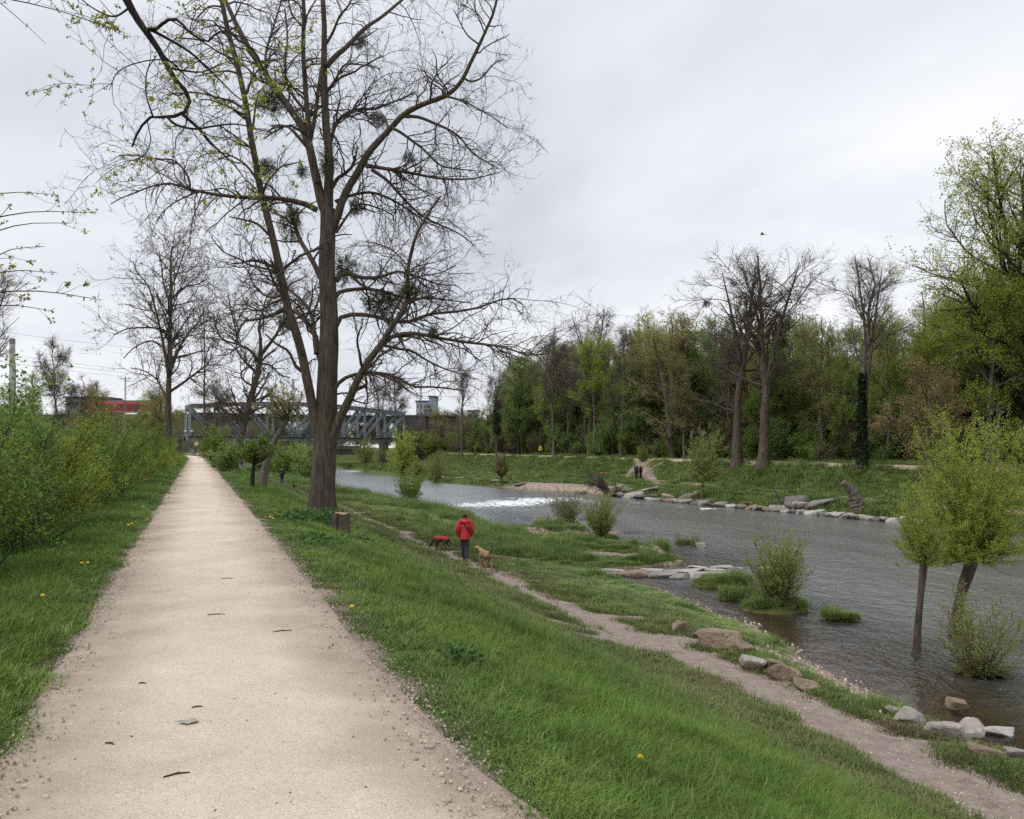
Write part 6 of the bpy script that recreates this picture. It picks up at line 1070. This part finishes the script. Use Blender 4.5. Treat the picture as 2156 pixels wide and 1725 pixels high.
# ------------------------------------------------------------------ people and dogs
def soup(parts):
    """closed tubes and balls: (points, radii, (side, front) stretch)"""
    b = MB()
    for pts, rad, *s in parts:
        pts = np.array(pts, float); rad = np.array(rad, float)
        if len(pts) == 1:
            c, (rx, ry, rz_) = pts[0], rad; a = np.linspace(-1, 1, 9)*np.pi/2; V = []; k = 12
            for e_ in a: V += [(c[0]+rx*math.cos(e_)*math.cos(t), c[1]+ry*math.cos(e_)*math.sin(t), c[2]+rz_*math.sin(e_)) for t in np.arange(k)*2*np.pi/k]
            i = np.arange(9*k).reshape(9, k); b.add(V, np.stack([i[:-1], np.roll(i, -1, 1)[:-1], np.roll(i, -1, 1)[1:], i[1:]], -1).reshape(-1, 4)); continue
        n = max(len(pts)*4, 8); q = smoothline(pts, n); rr_ = np.interp(np.linspace(0, 1, n), np.r_[0, np.cumsum(np.linalg.norm(np.diff(pts, axis=0), axis=1))]/np.linalg.norm(np.diff(pts, axis=0), axis=1).sum(), rad)
        d0, d1 = norm(q[0]-q[1]), norm(q[-1]-q[-2]); q = np.vstack([q[0]+d0*rr_[0]*.8, q[0]+d0*rr_[0]*.5, q, q[-1]+d1*rr_[-1]*.5, q[-1]+d1*rr_[-1]*.8]); rr_ = np.r_[rr_[0]*.35, rr_[0]*.8, rr_, rr_[-1]*.8, rr_[-1]*.35]
        if len(s) > 1: q[0] = q[2]+d0*.012; q[1] = q[2]+d0*.008; rr_[0] = rr_[2]*.9; rr_[1] = rr_[2]
        b.tube(q, rr_, 12, 0, True, s[0] if s else (1, 1))
    return b
def fuse(name, parts, m, vox, parent):
    """the pieces grown together into one continuous skin"""
    me = soup(parts).build(name, m); o = link(name, me); md = o.modifiers.new('r', 'REMESH'); md.mode = 'VOXEL'; md.voxel_size = vox; ms_ = o.modifiers.new('s', 'SMOOTH'); ms_.iterations = 3; ms_.factor = .5
    dg = bpy.context.evaluated_depsgraph_get(); me2 = bpy.data.meshes.new_from_object(o.evaluated_get(dg)); bpy.data.objects.remove(o); bpy.data.meshes.remove(me); me2.name = name
    me2.materials.clear(); me2.materials.append(m); me2.polygons.foreach_set('use_smooth', np.ones(len(me2.polygons), bool)); return link(name, me2, parent)
skin = mat('skin', (.5, .33, .25), (.45, .29, .22), 8, .6); 
def cloth(n, c, f=.75): return mat(n, c, tuple(x*f for x in c), 9, .85, .5, 22)
def hand(w, d, side, s):
    """palm, four bent fingers and a thumb"""
    w = np.array(w); d = norm(np.array(d, float)); sx = np.array([side, 0, 0.]); fr = np.array([0, 1., 0]); o = [([w, w+d*.05*s, w+d*.09*s], [.022*s, .036*s, .034*s], (1, .6))]
    for k, (ln, off) in enumerate(((.07, -.027), (.08, -.009), (.075, .009), (.058, .026))): b_ = w+d*.09*s+fr*off*s; o.append(([b_, b_+d*ln*.5*s, b_+d*ln*.9*s-sx*.02*s], [.0105*s, .0095*s, .008*s]))
    o.append(([w+d*.03*s+fr*.03*s, w+d*.065*s+fr*.055*s, w+d*.095*s+fr*.058*s], [.013*s, .011*s, .009*s])); return o
def person(label, loc, rz, h, top_c, leg_c, hair_c, shoe_c, vox, arms, legs, coat=.82, bulk=1., hat=None, group=None, hairshape='short', lean=0.):
    """arms / legs: joint points per side in metres of a 1.7 m figure facing +y"""
    t = thing('person', label, 'person', loc, rz, group); s = h/1.7; t.scale = (s, s, s); B = bulk; ln_ = np.array([0, lean, 0])
    hip = np.array([0, 0, .92]); ch_ = np.array([0, .02, 1.28])+ln_; nk = np.array([0, .01, 1.44])+ln_*1.3; hd = np.array([0, .04, 1.585])+ln_*1.5
    body = [([hip, (hip+ch_)/2, ch_, nk], [.15, .125, .15, .07], (1.15, .75)), ([nk, hd-np.array([0, .02, .06])], [.055, .055]), ([hd], (.076, .096, .118)), ([hd+np.array([0, .05, -.055])], (.05, .05, .055)), ([hd+np.array([0, .1, -.01]), hd+np.array([0, .115, -.035])], [.012, .016]), ([hd+np.array([0, .093, -.068])], (.028, .012, .009))]
    for sd_ in (-1, 1): body += [([hd+np.array([sd_*.078, -.005, -.005])], (.012, .022, .032)), ([hd+np.array([sd_*.033, .088, .02])], (.015, .01, .01))]
    for (a, q) in zip((-1, 1), arms): body += [(q, [.055, .045, .034]), *hand(q[-1], np.array(q[-1])-np.array(q[-2]), a, 1)]
    for q in legs: body += [(q[:3], [.085, .062, .045]), ([q[2], np.array(q[2])+np.array([0, .13, -.06])], [.045, .035])]
    fuse('body', body, skin, vox, t)
    co_ = [([np.array([0, 0, coat]), hip, (hip+ch_)/2, ch_, np.array([0, .01, 1.43])+ln_*1.3], [.222*B, .212*B, .19*B, .2*B, .1*B], (1.14, .8), 'flat')]
    for q in arms: co_.append((q, [.088*B, .078*B, .062*B], ))
    co_.append(([q[0]*np.array([.9, 1, 1]) for q in (np.array(arms[0]), np.array(arms[1]))], [.095*B, .095*B])); co_.append(([nk+np.array([0, -.03, -.02]), nk+np.array([0, -.04, .07])], [.1, .085], (1, .85)))
    fuse('jacket', co_, top_c, vox, t)
    tr_ = [([np.array([0, 0, .97]), np.array([0, 0, .84])], [.15*B, .16*B], (1.1, .8))]+[([q[0], q[1], np.array(q[2])+np.array([0, 0, .02])], [.105*B, .078*B, .062*B]) for q in legs]; fuse('trousers', tr_, leg_c, vox, t)
    for q in legs: a_ = np.array(q[2]); fuse('shoe', [([a_+np.array([0, -.06, -.06]), a_+np.array([0, .06, -.065]), a_+np.array([0, .17, -.07])], [.05, .052, .04], (1, .8)), ([a_+np.array([0, 0, .02]), a_+np.array([0, -.02, -.05])], [.05, .052])], shoe_c, vox, t)
    if hat: fuse('hat', [([hd+np.array([0, -.005, .05])], (.088, .108, .085)), ([hd+np.array([0, .09, .045]), hd+np.array([0, .14, .03])], [.05, .03], (1, .3))], hat, vox, t)
    else:
        hr = [([hd+np.array([0, -.022, .025])], (.088, .1, .115)), ([hd+np.array([0, -.055, -.04])], (.075, .055, .075))]
        if hairshape == 'bun': hr += [([hd+np.array([0, -.1, .05])], (.06, .05, .055)), ([hd+np.array([.03, -.085, -.075])], (.045, .04, .06))]
        fuse('hair', hr, hair_c, vox, t)
    return t, s
def dog(label, loc, rz, L__, coat, m2, vox, head='up', tail='up', vest=None, legs_m=None, group=None, name='dog'):
    """body length L__ (chest to rump) in metres, facing +y"""
    t = thing(name, label, 'dog', loc, rz, group); t.scale = (L__, L__, L__); hz_ = .78
    b = [([(0, .45, hz_-.02), (0, .2, hz_-.04), (0, -.1, hz_+.02), (0, -.45, hz_)], [.17, .19, .14, .15], (.8, 1.05))]
    hd = {'up': (0, .82, 1.02), 'down': (0, .88, .42), 'level': (0, .9, .88), 'left': (-.16, .76, .98)}[head]; hd = np.array(hd)
    b += [([(0, .45, hz_+.04), (np.array([0, .55, hz_+.1])+hd)/2, hd], [.14, .1, .1]), ([hd], (.105, .125, .11)), ([hd+np.array([0, .08, -.03]), hd+np.array([0, .26, -.07] if head != 'down' else [0, .12, -.2])], [.065, .045])]
    for s in (-1, 1):
        b += [([hd+np.array([s*.08, -.02, .07]), hd+np.array([s*.12, 0, -.02])], [.035, .045], (1, .4)), ([(s*.1, .42, hz_-.05), (s*.1, .4, .42), (s*.1, .43+.07*s, .2), (s*.1, .42+.12*s, .03)], [.08, .055, .04, .04]), ([(s*.1, .42+.12*s, .03), (s*.1, .49+.12*s, .025)], [.04, .035]),
              ([(s*.1, -.4, hz_-.04), (s*.11, -.3-.06*s, .48), (s*.11, -.5-.1*s, .3), (s*.11, -.45-.12*s, .04)], [.12, .08, .04, .036]), ([(s*.11, -.45-.12*s, .03), (s*.11, -.37-.12*s, .025)], [.04, .035])]
    fuse('body', b, coat, vox, t)
    tl = {'up': [(0, -.5, hz_+.08), (.05, -.66, hz_+.16), (.1, -.68, hz_+.36), (.04, -.6, hz_+.46)], 'low': [(0, -.55, hz_+.02), (0, -.7, hz_-.15), (0, -.72, hz_-.3)]}[tail]; fuse('tail', [(tl, [.045, .04, .035, .025][:len(tl)])], m2, vox, t)
    fuse('muzzle', [([hd+np.array([0, .14, -.045] if head != 'down' else [0, .06, -.1]), hd+np.array([0, .28, -.075] if head != 'down' else [0, .125, -.215])], [.062, .046])], m2, vox, t)
    if vest: fuse('coat', [([(0, .44, hz_+.05), (0, .2, hz_+.05), (0, -.1, hz_+.075), (0, -.42, hz_+.05)], [.165, .17, .145, .15], (.95, 1.0))], vest, vox, t)
    return t
def sk(x, y): return np.array([x, y, gz(x, y)+.015])
jr = cloth('red_jacket_cloth', (.56, .045, .055), .8); dk = cloth('charcoal_cloth', (.055, .055, .065)); hairr = mat('dark_red_hair', (.085, .028, .025), (.05, .015, .015), 14, .7); shoe = cloth('grey_shoe', (.12, .1, .1)); navy = cloth('navy_cloth', (.018, .02, .032)); jean = cloth('blue_jeans', (.05, .085, .14)); blk = cloth('black_cloth', (.016, .016, .02)); greyh = mat('grey_hair', (.5, .49, .47), (.35, .34, .33), 14, .8); brownh = mat('brown_hair', (.08, .05, .035), (.05, .03, .02), 14, .8); yel = cloth('yellow_jacket_cloth', (.5, .45, .06))
g0 = G(979, 1182); walkdir = math.atan2(.385, 1)
pk = [[(-.19, .0, 1.40), (-.265, -.05, 1.14), (-.225, .05, .92)], [(.19, .0, 1.40), (.265, -.05, 1.14), (.225, .05, .92)]]
lg = [[(-.08, 0, .9), (-.06, .04, .5), (-.035, .1, .1)], [(.08, 0, .9), (.055, -.02, .5), (.05, -.16, .12)]]
wom, s = person('person in a red jacket with dark strap across the back walking away along the trail', sk(g0[0], g0[1]), walkdir*.4, 1.70, jr, dk, hairr, shoe, .013, pk, lg, .80, 1.12, None, None, 'bun')
b = MB(); q = smoothline([(-.15, -.06, 1.46), (-.11, -.175, 1.39), (.0, -.215, 1.28), (.12, -.215, 1.14), (.2, -.17, 1.02)], 20); b.tube(q, np.full(20, .02), 6); o = b.obj('bag_strap', blk, wom, True)
fuse('hood', [([(-.1, -.09, 1.42), (0, -.14, 1.40), (.1, -.09, 1.42)], [.055, .07, .055]), ([(0, -.06, 1.46)], (.125, .09, .05))], jr, .013, wom)
g0 = G(930, 1161); dog('dark dog in a red coat sniffing the trail left of the person in red', sk(g0[0], g0[1]), math.radians(62), .58, mat('dark_dog_fur', (.09, .055, .035), (.04, .025, .018), 12, .9), mat('black_fur', (.022, .018, .016), (.03, .025, .02), 12, .9), .03, 'down', 'low', jr)
g0 = G(1022, 1203); dog('tan dog with raised tail following on the trail behind the person in red', sk(g0[0], g0[1]), math.radians(20), .72, mat('tan_fur', (.34, .215, .115), (.25, .15, .08), 9, .9), mat('dark_tan_fur', (.11, .07, .04), (.06, .04, .03), 9, .9), .025, 'left', 'up')
hang = [[(-.19, 0, 1.40), (-.25, -.02, 1.13), (-.24, .05, .88)], [(.19, 0, 1.40), (.25, -.02, 1.13), (.24, .05, .88)]]; sl_ = [[(-.09, 0, .9), (-.1, .02, .5), (-.11, 0, .1)], [(.09, 0, .9), (.1, .02, .5), (.11, 0, .1)]]
ph = [[(-.19, 0, 1.40), (-.24, .02, 1.14), (-.08, .24, 1.2)], [(.19, 0, 1.40), (.24, .02, 1.14), (.06, .22, 1.22)]]
g0 = G(594, 1022); person('person in dark jacket and blue jeans standing left of the big trunk', sk(g0[0], g0[1]), math.radians(170), 1.75, blk, jean, brownh, blk, .03, ph, sl_)
g0 = G(619, 1030); dog('small black dog facing the camera near the person in jeans', sk(g0[0], g0[1]), math.radians(185), .42, bpy.data.materials['black_fur'], bpy.data.materials['black_fur'], .04, 'up', 'up')
g0 = G(1340, 1012); person('white haired person in dark jacket standing on the far berm', sk(g0[0], g0[1]), math.radians(-60), 1.76, navy, cloth('dark_jeans', (.02, .035, .055)), greyh, blk, .035, hang, sl_, .85, 1.05)
person('shorter person in dark clothes beside the white haired person', sk(g0[0]+.55, g0[1]+.4), math.radians(120), 1.55, blk, bpy.data.materials['dark_jeans'], brownh, blk, .035, ph, sl_)
g0 = G(1259, 1005); dog('tan dog on the far berm left of the couple', sk(G(1272, 1007)[0], G(1272, 1007)[1]), math.radians(90), .7, bpy.data.materials['tan_fur'], bpy.data.materials['tan_fur'], .05, 'level', 'up')
g0 = G(1096, 1030); x_, y_ = pix_w(1100, 1032, WATER+.1); dog('ginger dog at the water on the far gravel bar', sk(x_, y_+1.2), math.radians(170), .75, mat('ginger_fur', (.4, .17, .06), (.3, .12, .045), 9, .9), bpy.data.materials['ginger_fur'], .05, 'level', 'low')
def onpath(u): 
    Y = np.linspace(60, 200, 1500); i = np.argmin(np.abs(HU+F*XX(53.6, Y)/Y-u)); return sk(XX(53.6, Y[i]), Y[i])
run = [[(-.19, 0, 1.40), (-.26, -.12, 1.18), (-.22, .1, 1.12)], [(.19, 0, 1.40), (.26, .06, 1.16), (.2, .26, 1.24)]]; rl = [[(-.09, 0, .9), (-.1, .22, .58), (-.1, .1, .2)], [(.09, 0, .9), (.1, -.06, .5), (.1, -.3, .25)]]
person('person in yellow jacket walking on the path across the river', onpath(1138), math.radians(150), 1.75, yel, blk, brownh, blk, .05, hang, sl_, hat=yel); person('person in dark shorts jogging on the path across the river', onpath(1084), math.radians(150), 1.75, blk, blk, brownh, blk, .05, run, rl)
# bird in the sky
bp_ = P(1605, 494, 60); t = thing('bird', 'small dark bird gliding alone in the grey sky', 'bird', bp_, math.radians(70)); bm_ = mat('dark_feathers', (.03, .03, .032), (.02, .02, .02), 5, .8); fuse('body', [([(0, .14, .02), (0, 0, 0), (0, -.2, 0)], [.025, .05, .015])], bm_, .012, t); b = MB()
for s in (-1, 1): b.add([(s*.03, .06, .02), (s*.22, .1, .1), (s*.42, -.04, .05), (s*.2, -.06, .08), (s*.03, -.08, .01)], [(0, 1, 2, 3, 4)])
b.add([(s_*1., y, z) for s_, y, z in ((-.03, -.18, 0), (.03, -.18, 0), (.07, -.32, 0), (-.07, -.32, 0))], [(0, 1, 2, 3)]); b.obj('wings', bm_, t)

# ------------------------------------------------------------------ small things on the ground
dm = mat('dandelion_yellow', (.75, .5, .02), (.65, .4, .02), 20, .7); sm_ = mat('dandelion_stem', (.12, .2, .05), None, 6, .7)
hd_ = MB(); hd_.tube([(0, 0, .0), (0, 0, .012), (0, 0, .02)], [.012, .022, .012], 9); hdm = hd_.build('flower', dm); stm = MB(); stm.tube([(0, 0, -.02), (.005, 0, .05), (0, 0, .1)], [.003, .003, .003], 5); stm = stm.build('stem', sm_)
DL = ((1348, 1646, 'alone in the grass near the lower edge'), (300, 1080, 'close to the hedge foot'), (278, 1119, 'in the verge grass'), (185, 1209, 'low in the verge, left'), (172, 1210, 'beside another low in the verge'), (310, 1108, 'upper one in the verge'), (270, 1122, 'lower one in the verge'), (741, 1309, 'in the grass right of the path'), (569, 1103, 'left one on the slope'), (1030, 1825, 'at the lower edge'), (575, 1106, 'right one on the slope'), (90, 1285, 'far left in tall grass'))
for k, (u, v, lb) in enumerate(DL):
    if v > 1700: continue
    q = G(u, v); t = thing('dandelion', 'yellow dandelion, '+lb, 'flower', q, k, 'yellow dandelions in the grass'); s = .75+q[1]*.03; t.scale = (s, s, 1.3); link('stem', stm, t); o = link('flower', hdm, t, (0, 0, .1))
def pz(q): t_ = tt(q[0], q[1]); return q[2]+.035+.012*math.cos(t_*1.3)-.01 if abs(t_) < 1.2 else q[2]+.02
def leaf_(name, label, u, v, wd, m, rz): 
    q = G(u, v); b = MB(); n = 9; s = np.linspace(-1, 1, n); V = []
    for x in s: w_ = (1-abs(x)**2.2)*.38*(1+.15*math.sin(x*17)); V += [(x*.5*wd, -w_*wd, .004+.006*abs(math.sin(x*3))), (x*.5*wd, 0, .004), (x*.5*wd, w_*wd, .007+.006*math.sin(x*5))]
    i = np.arange(n*3).reshape(n, 3); b.add(V, np.stack([i[:-1, :-1], i[1:, :-1], i[1:, 1:], i[:-1, 1:]], -1).reshape(-1, 4)); b.tube([(-.5*wd, 0, .012), (-.72*wd, .06*wd, .01)], [.003, .002], 5); o = b.obj(name, m); o.location = (q[0], q[1], pz(q)+.004); o.rotation_euler = (0, 0, rz); return tag(o, label, 'leaf')
leaf_('dry_leaf', 'grey dried leaf lying on the footpath', 398, 1536, .11, mat('dry_leaf_skin', (.38, .37, .31), (.28, .27, .22), 12, .9), .3); leaf_('fallen_leaf', 'limp grey green leaf at the left path edge', 37, 1494, .13, mat('limp_leaf_skin', (.16, .21, .13), (.1, .14, .08), 12, .8), .2)
for k, (u, v, ln, rz, lb) in enumerate(((594, 1338, .16, .5, 'dark twig on the footpath, right of its middle'), (300, 1450, .05, .2, 'tiny twig on the left half of the footpath'), (478, 1225, .14, .1, 'twig across the middle of the footpath'), (455, 1303, .16, .3, 'thin twig on the footpath farther back'), (548, 1043+20, .2, 0, 'twig far along the footpath'), (232, 1580, .06, -.2, 'short dark twig near the lower left of the footpath'), (372, 1648, .12, .6, 'thin curved twig on the lower footpath'), (1030, 1510, .1, .2, 'twig in the bare edge of the grass'), (415, 1502, .06, .5, 'tiny twig by the dried leaf'))):
    q = G(u, v); z_ = pz(q); b = MB(); b.tube([(-ln/2, 0, .003), (0, ln*.06, .006), (ln/2, -.01, .003)], [.004, .0045, .003], 6); b.tube([(0, ln*.06, .006), (ln*.15, ln*.2, .004)], [.003, .002], 5); o = b.obj('fallen_twig', twig_dark); o.location = (q[0], q[1], z_); o.rotation_euler = (0, 0, rz); tag(o, lb, 'twig', 'twigs on the footpath')
